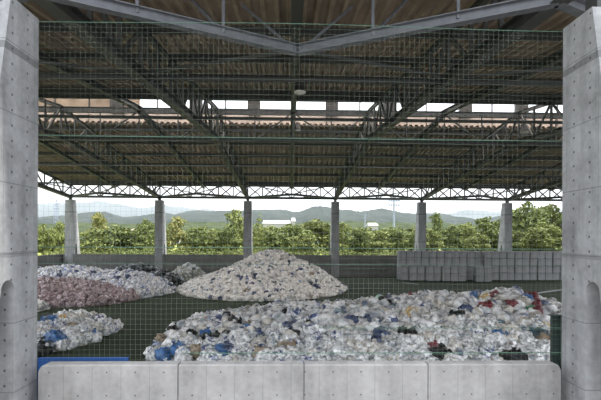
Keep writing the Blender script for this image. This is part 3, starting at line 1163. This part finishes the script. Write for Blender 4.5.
def H_left(x, y):
    if x > c2[-1].x - 0.35 or x < -16.5:
        return 0.0
    h = interp(x, [-16.5] + [q.x for q in c2], [0.1] + [max(0.03, q.z - 0.15) for q in c2])
    yf = interp(x, [-16.5, -11.2, -10.3, -9.6, c2[-1].x], [17.8, 18.2, 19.6, 21.8, 23.5])
    c = 23.9
    bk = min(3.0, 0.2 + 2.2 * h)
    if y < yf or y > c + bk:
        return 0.0
    t_ = (y - yf) / max(0.3, c - yf)
    if y < c:
        hh = h * (0.3 * min(1, t_ * 5) + 0.7 * t_)
    else:
        hh = h * (1 - ((y - c) / bk) ** 1.5)
    return max(0, hh * (1 + 0.12 * noise.noise((x * 0.9, y * 0.9, 8.0))))


SP2 = [(50, 326, 'blue', 0.46, 'large bright blue bag high on the small heap by the column'),
       (57, 343, 'blue', 0.42, 'large bright blue bag low on the small heap by the column'),
       (45, 350, 'dark', 0.34, 'dark bag at the foot of the small heap beside the column'),
       (42, 353, 'black', 0.34, 'black bag lowest on the small heap beside the column'),
       (96, 337, 'blue', 0.24, 'small blue bag at the front edge of the small heap'),
       (87, 335.5, 'print', 0.28, 'blue and white bag at the front of the small heap'),
       (100, 324, 'print', 0.36, 'pale blue printed bag near the tip of the small heap'),
       (64, 321, 'yellow', 0.18, 'small orange bag near the top of the small heap'),
       (73, 330, 'brown', 0.24, 'tan bag in the middle of the small heap')]
sp2 = []
for px, py, c, s, l in SP2:
    q = hit(H_left, px, py, 17, 25) or hit(H_left, px, py + 3, 17, 26)
    if q is not None:
        sp2.append((q,))
        put_bag('refuse_bag', q + Vector((0, -0.16, 0.16)), s * 1.08, c, l, 'bag', 'picked-out bags on the small heap')
    else:
        print('no hit2', px, py)


def lab_left(p, mat):
    l = '%s plastic refuse bag on the small heap beside the near column' % COLN[mat]
    return l, l.replace('refuse bag', 'refuse bags')


r = heap('refuse_bag', H_left, (-16.5, -8.8, 17.6, 27), 0.50, 0.345, lambda p: wpick(('white', 6), ('clear', 4), ('print', 1.2), ('cream', 1.5)), 60, lab_left,
         'mass of further white refuse bags behind the small heap', 'bag', hmin=0.06, specials=sp2)
print('left', r)


def dome(cx, cy, rx, ry, h, pw=1.0, seed=0.0, flat=0.0):
    def H(x, y):
        r_ = math.hypot((x - cx) / rx, (y - cy) / ry)
        if r_ >= 1:
            return 0.0
        r2 = max(0.0, (r_ - flat) / (1 - flat))
        v = (1 - r2 ** 1.25) ** pw
        return h * v * (1 + 0.10 * noise.noise((x * 0.5, y * 0.5, seed)) * (1 - r2 * 0.5))
    return H


def two(*Hs):
    return lambda x, y: max(h(x, y) for h in Hs)


# --- big white heap
HW = two(dome(-2.75, 44.3, 8.7, 9.4, 2.75, 0.85, 1.0, 0.0), dome(-1.75, 44.5, 7.4, 8.0, 3.6, 0.85, 1.0, 0.12))
r = heap('white_bag', HW, (-12, 7, 34.5, 54), 0.36, 0.235,
         lambda p: wpick(('snow', 10), ('white', 2), ('navy', 0.7), ('print', 0.55), ('cream', 1.2), ('teal', 0.12), ('brown', 0.1), ('periwinkle', 1.2 if p.z > 2.4 else 0.2)), 290,
         lambda p, m: ('small off-white bag low on the big pale heap' if m in ('snow', 'white', 'cream', 'periwinkle') else 'small dark blue bag low on the big pale heap' if m != 'brown' else 'small brown bag low on the big pale heap',
                       'pale bags of the big heap' if m in ('snow', 'white', 'cream', 'periwinkle') else 'blue bags of the big heap' if m != 'brown' else 'brown bags of the big heap'),
         'mass of small off-white bags forming the big pale heap', 'bag', lo=True, hmin=0.04)
print('white', r)
# --- mauve heap
HM = two(dome(-20.6, 36.3, 7.4, 5.2, 1.6, 0.65, 2.0), dome(-16.5, 36.0, 3.5, 4.2, 1.15, 0.65, 3.0))
r = heap('mauve_bag', HM, (-27, -11.3, 30.8, 42), 0.44, 0.29, lambda p: 'mauve', 290,
         lambda p, m: ('dusky mauve plastic bag on the mauve heap', 'bags of the mauve heap'),
         'mass of dusky mauve bags behind the front of the mauve heap', 'bag', lo=True, hmin=0.04)
print('mauve', r)
# --- pale blue heap behind it
HB = two(dome(-22.5, 43.0, 9.0, 6.5, 2.15, 0.7, 4.0), dome(-15.6, 40.6, 4.3, 5.0, 1.85, 0.62, 5.0))
r = heap('pale_blue_bag', HB, (-29.6, -10.5, 35, 50), 0.46, 0.31, lambda p: wpick(('periwinkle', 9), ('white', 1.5), ('navy', 0.5)), 290,
         lambda p, m: ('pale blue-and-white bag on the heap behind the mauve one', 'bags of the pale blue heap') if m != 'navy' else ('navy bag on the pale blue heap behind the mauve one', 'navy bags of the pale blue heap'),
         'mass of pale blue-and-white bags forming the heap behind the mauve one', 'bag', lo=True, hmin=0.04)
print('blue', r)
# --- dark heap
HD = two(dome(-18.0, 50.2, 4.5, 2.6, 2.0, 0.6, 6.0), dome(-14.8, 48.3, 2.6, 2.6, 1.35, 0.6, 7.0))
r = heap('charcoal_bag', HD, (-23, -12, 45, 53), 0.5, 0.33, lambda p: wpick(('dark', 8), ('periwinkle', 1), ('black', 2)), 120,
         lambda p, m: ('charcoal bag on the dark heap between pale blue heap and back wall', 'bags of the dark heap') if m != 'periwinkle' else ('pale bag among the charcoal ones of the dark heap', 'pale bags of the dark heap'),
         'mass of charcoal bags behind the front of the dark heap', 'bag', lo=True, hmin=0.04)
print('dark', r)
# --- far olive heap
HO = dome(-12.5, 51.8, 2.5, 2.6, 1.95, 0.75, 9.0)
r = heap('olive_bag', HO, (-15.5, -9.5, 49, 55), 0.46, 0.3, lambda p: wpick(('olive', 8), ('white', 1), ('dark', 0.8 if p.x > -12.2 else 0.1)), 120,
         lambda p, m: ('greyish olive bag on the small far heap before the back wall', 'bags of the small far heap') if m != 'dark' else ('charcoal bag on the small olive heap before the back wall', 'dark bags of the small far heap'),
         'mass of olive bags behind the small far heap', 'bag', lo=True, hmin=0.04)
print('olive', r)
# --- tip of a white heap between mauve heap and near column
HT = dome(-20.6, 30.4, 3.2, 1.6, 0.75, 0.6, 12.0)
r = heap('refuse_bag', HT, (-24, -17, 28.5, 32.2), 0.48, 0.31, lambda p: wpick(('white', 6), ('clear', 1)), 40,
         lambda p, m: ('white bag in the short row before the mauve heap', 'white bags before the mauve heap') if m == 'white' else ('clear bag in the short row before the mauve heap', 'clear bags before the mauve heap'),
         'mass of white bags in the short row before the mauve heap', 'bag', lo=True, hmin=0.04)
print('tip', r)

# leaning pole over the near heap
a = at(527, 294.5, 24.0)
b = at(575, 288.0, 25.5)
t = thing('metal_pole', 'pale grey metal pole lying over the crest towards the near column', 'pole', a)
MB().tube((0, 0, 0), b - a, 0.045, 8).build('tube', M['pole'], t)
MB().tube((-0.02, 0, -0.003), (0.06, 0.001, 0.008), 0.055, 8).build('end_cap', M['pole'], t)

# ------------------------------------------------------------------ outside: trees
def crown_geo(kind, seed, nleaf):
    """Unit crown: radius about 0.5, height 0..1; leaf sprays gathered on a cluster of boughs."""
    rs = np.random.default_rng(seed)
    blobs = []
    if kind == 'conifer':
        for k in range(9):
            z = 0.06 + 0.88 * k / 8
            R_ = 0.46 * (1 - z) + 0.05
            n = max(1, int(6 * (1 - z) + 1))
            for i in range(n):
                a = 2 * math.pi * i / n + k
                blobs.append((R_ * 0.6 * math.cos(a), R_ * 0.6 * math.sin(a), z, R_ * 0.5 + 0.03, 0.06))
    else:
        tall = kind == 'tall'
        nb = 26
        for i in range(nb):
            a = rs.uniform(0, 2 * math.pi)
            z = rs.uniform(0.04, 0.86)
            prof = (math.sin(math.pi * (0.12 + 0.80 * z)) ** 0.7) if not tall else (1.05 - z) ** 0.6
            rr = 0.36 * prof * rs.uniform(0.55, 1.0)
            blobs.append((rr * math.cos(a), rr * math.sin(a), z, rs.uniform(0.12, 0.2), rs.uniform(0.09, 0.14)))
        blobs.append((0, 0, 0.9, 0.11, 0.10))
        blobs.append((0, 0, 0.45, 0.25, 0.25))
    P, N = [], []
    w = np.array([b[3] ** 2 for b in blobs])
    w = w / w.sum()
    idx = rs.choice(len(blobs), nleaf, p=w)
    v, f = [], []
    for i in idx:
        b = blobs[i]
        d = rs.normal(size=3)
        d /= np.linalg.norm(d)
        if d[2] < -0.3:
            d[2] = -d[2]
        rad = rs.uniform(0.75, 1.08)
        c = np.array(b[:3]) + d * np.array([b[3], b[3], b[4]]) * rad
        n = d + rs.normal(size=3) * 0.55
        n /= np.linalg.norm(n)
        t_ = np.cross(n, rs.normal(size=3))
        t_ /= np.linalg.norm(t_)
        u_ = np.cross(n, t_)
        s = rs.uniform(0.026, 0.05)
        o = len(v)
        v += [tuple(c - t_ * s), tuple(c - u_ * s * 0.55 + n * 0.006), tuple(c + t_ * s), tuple(c + u_ * s * 0.55 + n * 0.006)]
        f.append((o, o + 1, o + 2, o + 3))
    return v, f


PROTO = {k: crown_geo(k if k != 'broad2' else 'broad', sd, n) for k, sd, n in (('broad', 1, 2600), ('broad2', 2, 2600), ('tall', 3, 2200), ('conifer', 4, 2000))}
_crown = {}


def crown_mesh(kind, leaf):
    if (kind, leaf) not in _crown:
        v, f = PROTO[kind]
        me = bpy.data.meshes.new('crown')
        me.from_pydata(v, [], f)
        me.materials.append(LEAF[leaf])
        _crown[(kind, leaf)] = me
    return _crown[(kind, leaf)]


trunk_me = MB().lathe((0, 0, 0), [(0.03, 0), (0.022, 0.3), (0.012, 0.7), (0.004, 0.95)], 7).mesh('trunk', M['bark'])


def tree(px, py, d, wpx, kind, leaf, label):
    top = at(px, py, d)
    g = 2.38
    h = top.z - g
    w_ = wpx * d / F * 1.12
    t = thing('tree', label, 'tree', (top.x, d, g), 'trees beyond the back wall')
    t.rotation_euler = (0, 0, random.uniform(0, 6.28))
    for nm, me in (('crown', crown_mesh(kind, leaf)), ('trunk', trunk_me)):
        o = bpy.data.objects.new(nm, me)
        o.parent = t
        o.scale = (w_, w_, h)
        COL.objects.link(o)


TREES = [
    (52, 229, 88, 40, 'broad', 'mid', 'bushy tree in the rear row next to the near column edge'),
    (128, 230, 90, 30, 'broad2', 'deep', 'darker bush in the rear row below the low pinkish house'),
    (160, 226, 92, 34, 'broad', 'mid', 'bush in the rear row hidden in part by the second far column'),
    (205, 226, 92, 40, 'broad2', 'mid', 'wide bush in the rear row past the yellowish pointed tree'),
    (247, 225, 90, 40, 'broad', 'deep', 'dark bush in the rear row behind the third far column'),
    (271, 225.5, 94, 44, 'broad2', 'bright', 'pale bush in the rear row hiding the foot of the long building'),
    (290, 224, 92, 36, 'broad', 'mid', 'bush in the rear row hiding the foot of the small tower'),
    (334, 224, 90, 40, 'broad', 'mid', 'bush in the rear row behind the fourth far column'),
    (368, 227, 92, 44, 'broad2', 'mid', 'wide bush in the rear row below the small pale house'),
    (392, 227, 94, 40, 'broad', 'mid', 'bush in the rear row behind the floodlight mast foot'),
    (422, 226, 90, 40, 'broad2', 'deep', 'dark bush in the rear row behind the fifth far column'),
    (460, 226, 92, 50, 'broad', 'deep', 'dark wide bush in the rear row above the block stack'),
    (499, 220, 90, 40, 'broad2', 'mid', 'tall bush in the rear row behind the sixth far column'),
    (44, 224, 66, 20, 'broad', 'bright', 'pale green bush beside the near column edge'),
    (60, 221, 72, 17, 'tall', 'bright', 'slender pale tree close before the corner column'),
    (98, 212, 84, 24, 'tall', 'yellow', 'tall yellowish tree poking above the others by the corner'),
    (115, 225, 66, 46, 'broad', 'mid', 'broad round bush beyond the wall by the corner column'),
    (86, 231, 68, 22, 'broad2', 'bright', 'low pale bush just past the corner column'),
    (145, 219, 76, 28, 'broad', 'mid', 'rounded tree before the second far column'),
    (135, 231, 66, 24, 'broad2', 'mid', 'low green bush in front of the rounded tree by the second column'),
    (178, 216, 72, 28, 'tall', 'yellow', 'yellowish tree with pointed top past the second far column'),
    (196, 228, 66, 28, 'broad2', 'mid', 'bushy tree after the yellowish pointed one'),
    (213, 229, 69, 26, 'broad', 'bright', 'low pale bush midway between the second and third far columns'),
    (235, 209, 74, 30, 'tall', 'bright', 'tall pale tree immediately before the third far column'),
    (227, 226, 65, 26, 'broad2', 'mid', 'bush at the foot of the tall pale tree'),
    (259, 214, 72, 22, 'conifer', 'bright', 'layered conifer-like tree just past the third far column'),
    (275, 229, 66, 30, 'broad', 'mid', 'bushy tree under the long pale building'),
    (296, 225, 78, 38, 'broad2', 'mid', 'wide tree beyond the crest of the white heap'),
    (316, 219, 88, 48, 'broad', 'deep', 'large darker tree mound before the fourth far column'),
    (304, 233, 64, 28, 'broad', 'bright', 'low pale bush above the white heap tail'),
    (342, 222, 68, 26, 'broad2', 'bright', 'pale tree right after the fourth far column'),
    (359, 227, 64, 26, 'broad', 'mid', 'bush around the utility pole'),
    (378, 230, 67, 30, 'broad2', 'bright', 'low pale bush between utility pole and floodlight mast'),
    (400, 227, 70, 30, 'broad', 'mid', 'bush under the floodlight mast'),
    (415, 229, 64, 24, 'broad2', 'bright', 'pale bush before the fifth far column'),
    (436, 212, 78, 20, 'tall', 'mid', 'narrow tree rising just past the fifth far column'),
    (431, 229, 64, 26, 'broad', 'bright', 'pale bush at the foot of the narrow tree'),
    (452, 225, 67, 30, 'broad2', 'mid', 'bushy tree above the start of the block stack'),
    (469, 222, 72, 28, 'broad', 'bright', 'pale tree above the middle of the block stack'),
    (488, 216, 73, 32, 'broad2', 'mid', 'taller tree before the sixth far column'),
    (478, 233, 63, 26, 'broad', 'bright', 'low pale bush above the staggered blocks'),
    (528, 202, 70, 48, 'broad', 'mid', 'largest tree, just past the sixth far column'),
    (552, 204, 74, 44, 'broad2', 'deep', 'dark large tree next to the near column by the net post'),
    (511, 214, 76, 28, 'broad2', 'deep', 'dark tree partly behind the sixth far column'),
    (541, 222, 63, 46, 'broad', 'bright', 'broad pale bush in front of the largest tree'),
    (514, 230, 62, 26, 'broad2', 'mid', 'bush at the foot of the sixth far column'),
    (572, 208, 68, 40, 'broad', 'mid', 'large tree mostly behind the near column'),
]
for a in TREES:
    tree(*a)
# undergrowth along the foot of the trees
v, f = [], []
for i in range(16000):
    x = rng.uniform(-34, 44)
    y = rng.uniform(60.2, 64.5)
    hmax = 1.25 + 0.8 * noise.noise((x * 0.5, y * 0.3, 4.0)) + 0.4 * noise.noise((x * 1.7, y, 7.0))
    z = 2.38 + max(0.1, hmax) * (0.6 + 0.4 * (y - 60.2) / 4.3) * rng.uniform(0.15, 1.15) ** 0.7
    c = np.array((x, y, z))
    n = rng.normal(size=3) + np.array((0, -0.4, 0.9))
    n /= np.linalg.norm(n)
    t_ = np.cross(n, rng.normal(size=3))
    t_ /= np.linalg.norm(t_)
    u_ = np.cross(n, t_)
    s = rng.uniform(0.10, 0.2)
    o = len(v)
    v += [tuple(c - t_ * s), tuple(c - u_ * s * 0.5), tuple(c + t_ * s), tuple(c + u_ * s * 0.5)]
    f.append((o, o + 1, o + 2, o + 3))
o = MB().add(v, f).build('undergrowth', LEAF['mid'])
tag(o, 'bright low shrubs along the foot of the trees', 'shrubs', None, 'stuff')


# ------------------------------------------------------------------ outside: hills, buildings, masts
def ridge(name, pts, d, depth, base, mat, rough, label, step_px=2.0):
    xs_ = np.arange(-60, 680, step_px)
    px_ = [p[0] for p in pts]
    py_ = [p[1] for p in pts]
    rows = 14
    vs, fs = [], []
    n = len(xs_)
    for j in range(rows + 1):
        t_ = j / rows
        yy = d - depth * (1 - t_)
        for x in xs_:
            top = at(float(x), interp(x, px_, py_), d)
            k = t_ ** 0.8
            z = base + (top.z - base) * k + rough * (noise.noise((top.x / (rough * 9), yy / (rough * 9), d)) + 0.6 * noise.noise((top.x / (rough * 2.5), yy / (rough * 2.5), d + 3))) * (0.4 + 0.6 * t_)
            vs.append((top.x, yy + rough * 3 * noise.noise((top.x / (rough * 12), t_ * 3, 5.0)), z))
    for j in range(rows):
        for i in range(n - 1):
            a = j * n + i
            fs.append((a, a + 1, a + n + 1, a + n))
    # back slope
    o = len(vs)
    for x in xs_:
        top = at(float(x), interp(x, px_, py_), d)
        vs.append((top.x, d + depth, base))
    for i in range(n - 1):
        a = rows * n + i
        fs.append((a, a + 1, o + i + 1, o + i))
    ob = struct(name, MB().add(vs, fs), mat, label)
    return smooth(ob)


FAR = [(-60, 206), (38, 204), (60, 203.5), (80, 202), (100, 201.5), (115, 203), (130, 206), (145, 208), (165, 205), (185, 207.5), (197, 209), (230, 210), (300, 212), (360, 213),
       (430, 212.5), (453, 213), (460, 211), (475, 209.5), (485, 210.5), (498, 211.5), (540, 210), (680, 212)]
MID = [(-60, 216), (38, 217), (70, 215), (85, 213), (100, 211.5), (110, 213), (125, 217), (140, 216), (165, 213), (180, 213.5), (195, 211), (205, 210), (215, 211), (230, 211), (250, 209), (270, 210),
       (285, 210), (295, 212), (300, 211), (310, 208), (320, 206), (330, 207.5), (345, 209.5), (360, 211), (372, 210), (382, 208), (392, 211), (410, 213), (430, 214), (445, 214.5), (460, 218), (480, 220), (500, 216), (540, 212), (680, 214)]
NEAR = [(-60, 226), (38, 224), (100, 223), (150, 224), (200, 222), (250, 224), (285, 225), (300, 222), (330, 221), (380, 222), (430, 223), (470, 224), (500, 222), (560, 214), (680, 214)]
ridge('mountain_range', FAR, 4500, 1500, 0, M['wood_far'], 18.0, 'hazy blue mountain range on the skyline')
ridge('hills_middle', MID, 1500, 600, 0, M['wood_mid'], 6.0, 'grey-green wooded hills below the mountains')
ridge('wooded_slope', NEAR, 420, 180, 2.0, M['wood_near'], 2.2, 'nearer wooded slope behind the trees', 1.5)
struct('terrain', MB().box(-4000, 4000, 420, 7000, -2.0, 1.0), M['wood_mid'], 'valley floor beyond the slope')


def hall(px0, px1, py, d, depth, name, label, wall, roof_m, g=2.3, tower=None):
    a, b = at(px0, py, d), at(px1, py, d)
    h = a.z - g
    cx = (a.x + b.x) / 2
    w_ = (b.x - a.x) / 2
    t = thing(name, label, 'building', (cx, d, g), 'buildings beyond the trees')
    MB().box(-w_, w_, 0, depth, 0, h * 0.86).build('wall', wall, t)
    ov = 0.4
    MB().add([(-w_ - ov, -ov, h * 0.86), (w_ + ov, -ov, h * 0.86), (w_ + ov, depth + ov, h * 0.86), (-w_ - ov, depth + ov, h * 0.86), (-w_, depth / 2, h), (w_, depth / 2, h)],
             [(0, 1, 5, 4), (2, 3, 4, 5), (1, 2, 5), (3, 0, 4), (3, 2, 1, 0)]).build('roof', roof_m, t)
    for k in range(max(2, int(w_ / 2))):
        x = -w_ + (k + 0.5) * 2 * w_ / max(2, int(w_ / 2))
        MB().box(x - 0.6, x + 0.6, -0.06, 0.02, h * 0.5, h * 0.68).build('window', M['black'], t)
    return t


hall(263, 290, 220.0, 230, 9, 'building', 'long low white building with pale roof showing between trees', M['white_paint'], M['white_paint'])
hall(291.6, 295, 217.5, 226, 6, 'building', 'small white tower block at the end of the long building', M['white_paint'], M['white_paint'])
hall(122, 132, 228.5, 210, 8, 'house', 'low house with faded pinkish roof by the second far column', M['white_paint'], M['roof_pink'])
hall(369, 378, 222.5, 240, 8, 'house', 'small pale house seen past the utility pole', M['white_paint'], M['white_paint'])
hall(172, 178, 229, 200, 6, 'house', 'tiny pale house behind the yellowish pointed tree', M['white_paint'], M['white_paint'])

# floodlight mast
d = 150
p = at(394, 200, d)
g = 2.4
t = thing('floodlight_mast', 'tall grey-blue floodlight mast with two rows of lamps', 'mast', (p.x, d, g))
h = p.z - g
MB().lathe((0, 0, 0), [(0.42, 0), (0.36, h * 0.5), (0.26, h)], 10).build('pole', M['mast'], t)
for k, dz in enumerate((0.25, 1.75)):
    MB().box(-2.0, 2.0, -0.12, 0.12, h - dz - 0.14, h - dz + 0.14).build('crossarm', M['mast'], t)
    for i in range(5):
        x = -1.8 + 0.9 * i
        MB().lathe((x, -0.3, h - dz - 0.3), [(0.2, 0.6), (0.36, 0.3), (0.36, 0.0), (0.3, -0.05)], 8).build('floodlight', M['mast'], t)
# utility pole
d = 120
p = at(365, 213, d)
t = thing('utility_pole', 'thin utility pole with short crossarms above the bushes', 'pole', (p.x, d, 2.4))
h = p.z - 2.4
MB().lathe((0, 0, 0), [(0.2, 0), (0.14, h)], 8).build('pole', M['mast'], t)
for dz, wd in ((0.5, 1.0), (1.4, 0.8)):
    MB().box(-wd, wd, -0.06, 0.06, h - dz - 0.07, h - dz + 0.07).build('crossarm', M['mast'], t)
# lattice pylon
d = 900
p = at(56.5, 199, d)
t = thing('pylon', 'distant lattice power pylon near the corner column', 'pylon', (p.x, d, 20))
h = p.z - 20
mb = MB()
for sx in (-1, 1):
    for sy in (-1, 1):
        mb.tube((sx * 5, sy * 5, 0), (sx * 0.8, sy * 0.8, h), 0.32, 4)
for k in range(9):
    z0, z1 = h * k / 9, h * (k + 1) / 9
    r0, r1 = 5 - 4.2 * k / 9, 5 - 4.2 * (k + 1) / 9
    for sy in (-1, 1):
        mb.tube((-r0, sy * r0, z0), (r1, sy * r1, z1), 0.16, 4)
        mb.tube((r0, sy * r0, z0), (-r1, sy * r1, z1), 0.16, 4)
mb.build('lattice', M['mast'], t)
for k in (0.70, 0.83, 0.95):
    MB().box(-7, 7, -0.3, 0.3, h * k - 0.3, h * k + 0.3).build('crossarm', M['mast'], t)

# ------------------------------------------------------------------ haze over the valley
hz, nt, b = new_mat('valley_haze')
nt.nodes.remove(b)
vs_ = nd(nt, 'ShaderNodeVolumeScatter')
vs_.inputs['Color'].default_value = (0.80, 0.90, 1.0, 1)
vs_.inputs['Density'].default_value = 0.00010
nt.links.new(vs_.outputs[0], nt.nodes['Material Output'].inputs['Volume'])
o = MB().box(-5000, 5000, 430, 7500, -10, 420).build('valley_haze', hz)
tag(o, 'thin blue haze lying over the valley and hills', 'haze', None, 'stuff')

# ------------------------------------------------------------------ light
wd = bpy.data.worlds.new('sky')
S.world = wd
wd.use_nodes = True
nt = wd.node_tree
bg = nt.nodes['Background']
tc = nd(nt, 'ShaderNodeTexCoord')
sp = nd(nt, 'ShaderNodeSeparateXYZ')
nt.links.new(tc.outputs['Generated'], sp.inputs[0])
base = ramp(nt, sp.outputs[2], [(0.0, (0.34, 0.355, 0.38)), (0.15, (0.42, 0.44, 0.47)), (0.5, (0.72, 0.76, 0.82)), (1.0, (1.20, 1.25, 1.30))])
cn = nd(nt, 'ShaderNodeTexNoise', Scale=2.5, Detail=6.0)
mp = nd(nt, 'ShaderNodeMapping')
mp.inputs['Scale'].default_value = (1, 1, 3)
nt.links.new(tc.outputs['Generated'], mp.inputs[0])
nt.links.new(mp.outputs[0], cn.inputs['Vector'])
cl = ramp(nt, cn.outputs['Fac'], [(0.4, (0, 0, 0)), (0.62, (1, 1, 1))])
sky = mixc(nt, math_n(nt, 'MULTIPLY', cl, 0.35), base, mixc(nt, 1.0, base, (1.0, 0.92, 0.85), 'MULTIPLY'))
nt.links.new(sky, bg.inputs['Color'])
bg.inputs['Strength'].default_value = 1.35
sun = bpy.data.lights.new('sun', 'SUN')
sun.energy = 3.6
sun.angle = math.radians(4)
sun.color = (1.0, 0.96, 0.88)
so = bpy.data.objects.new('sun', sun)
so.location = (40, -10, 60)
so.rotation_euler = Vector((0.45, -0.05, 0.88)).to_track_quat('Z', 'Y').to_euler()
COL.objects.link(so)

S.view_settings.view_transform = 'Standard'
S.view_settings.look = 'None'
S.view_settings.gamma = 1.0
S.view_settings.use_curve_mapping = False
S.view_settings.exposure = 1.55
S.cycles.max_bounces = 10
S.cycles.diffuse_bounces = 6
S.cycles.use_denoising = True
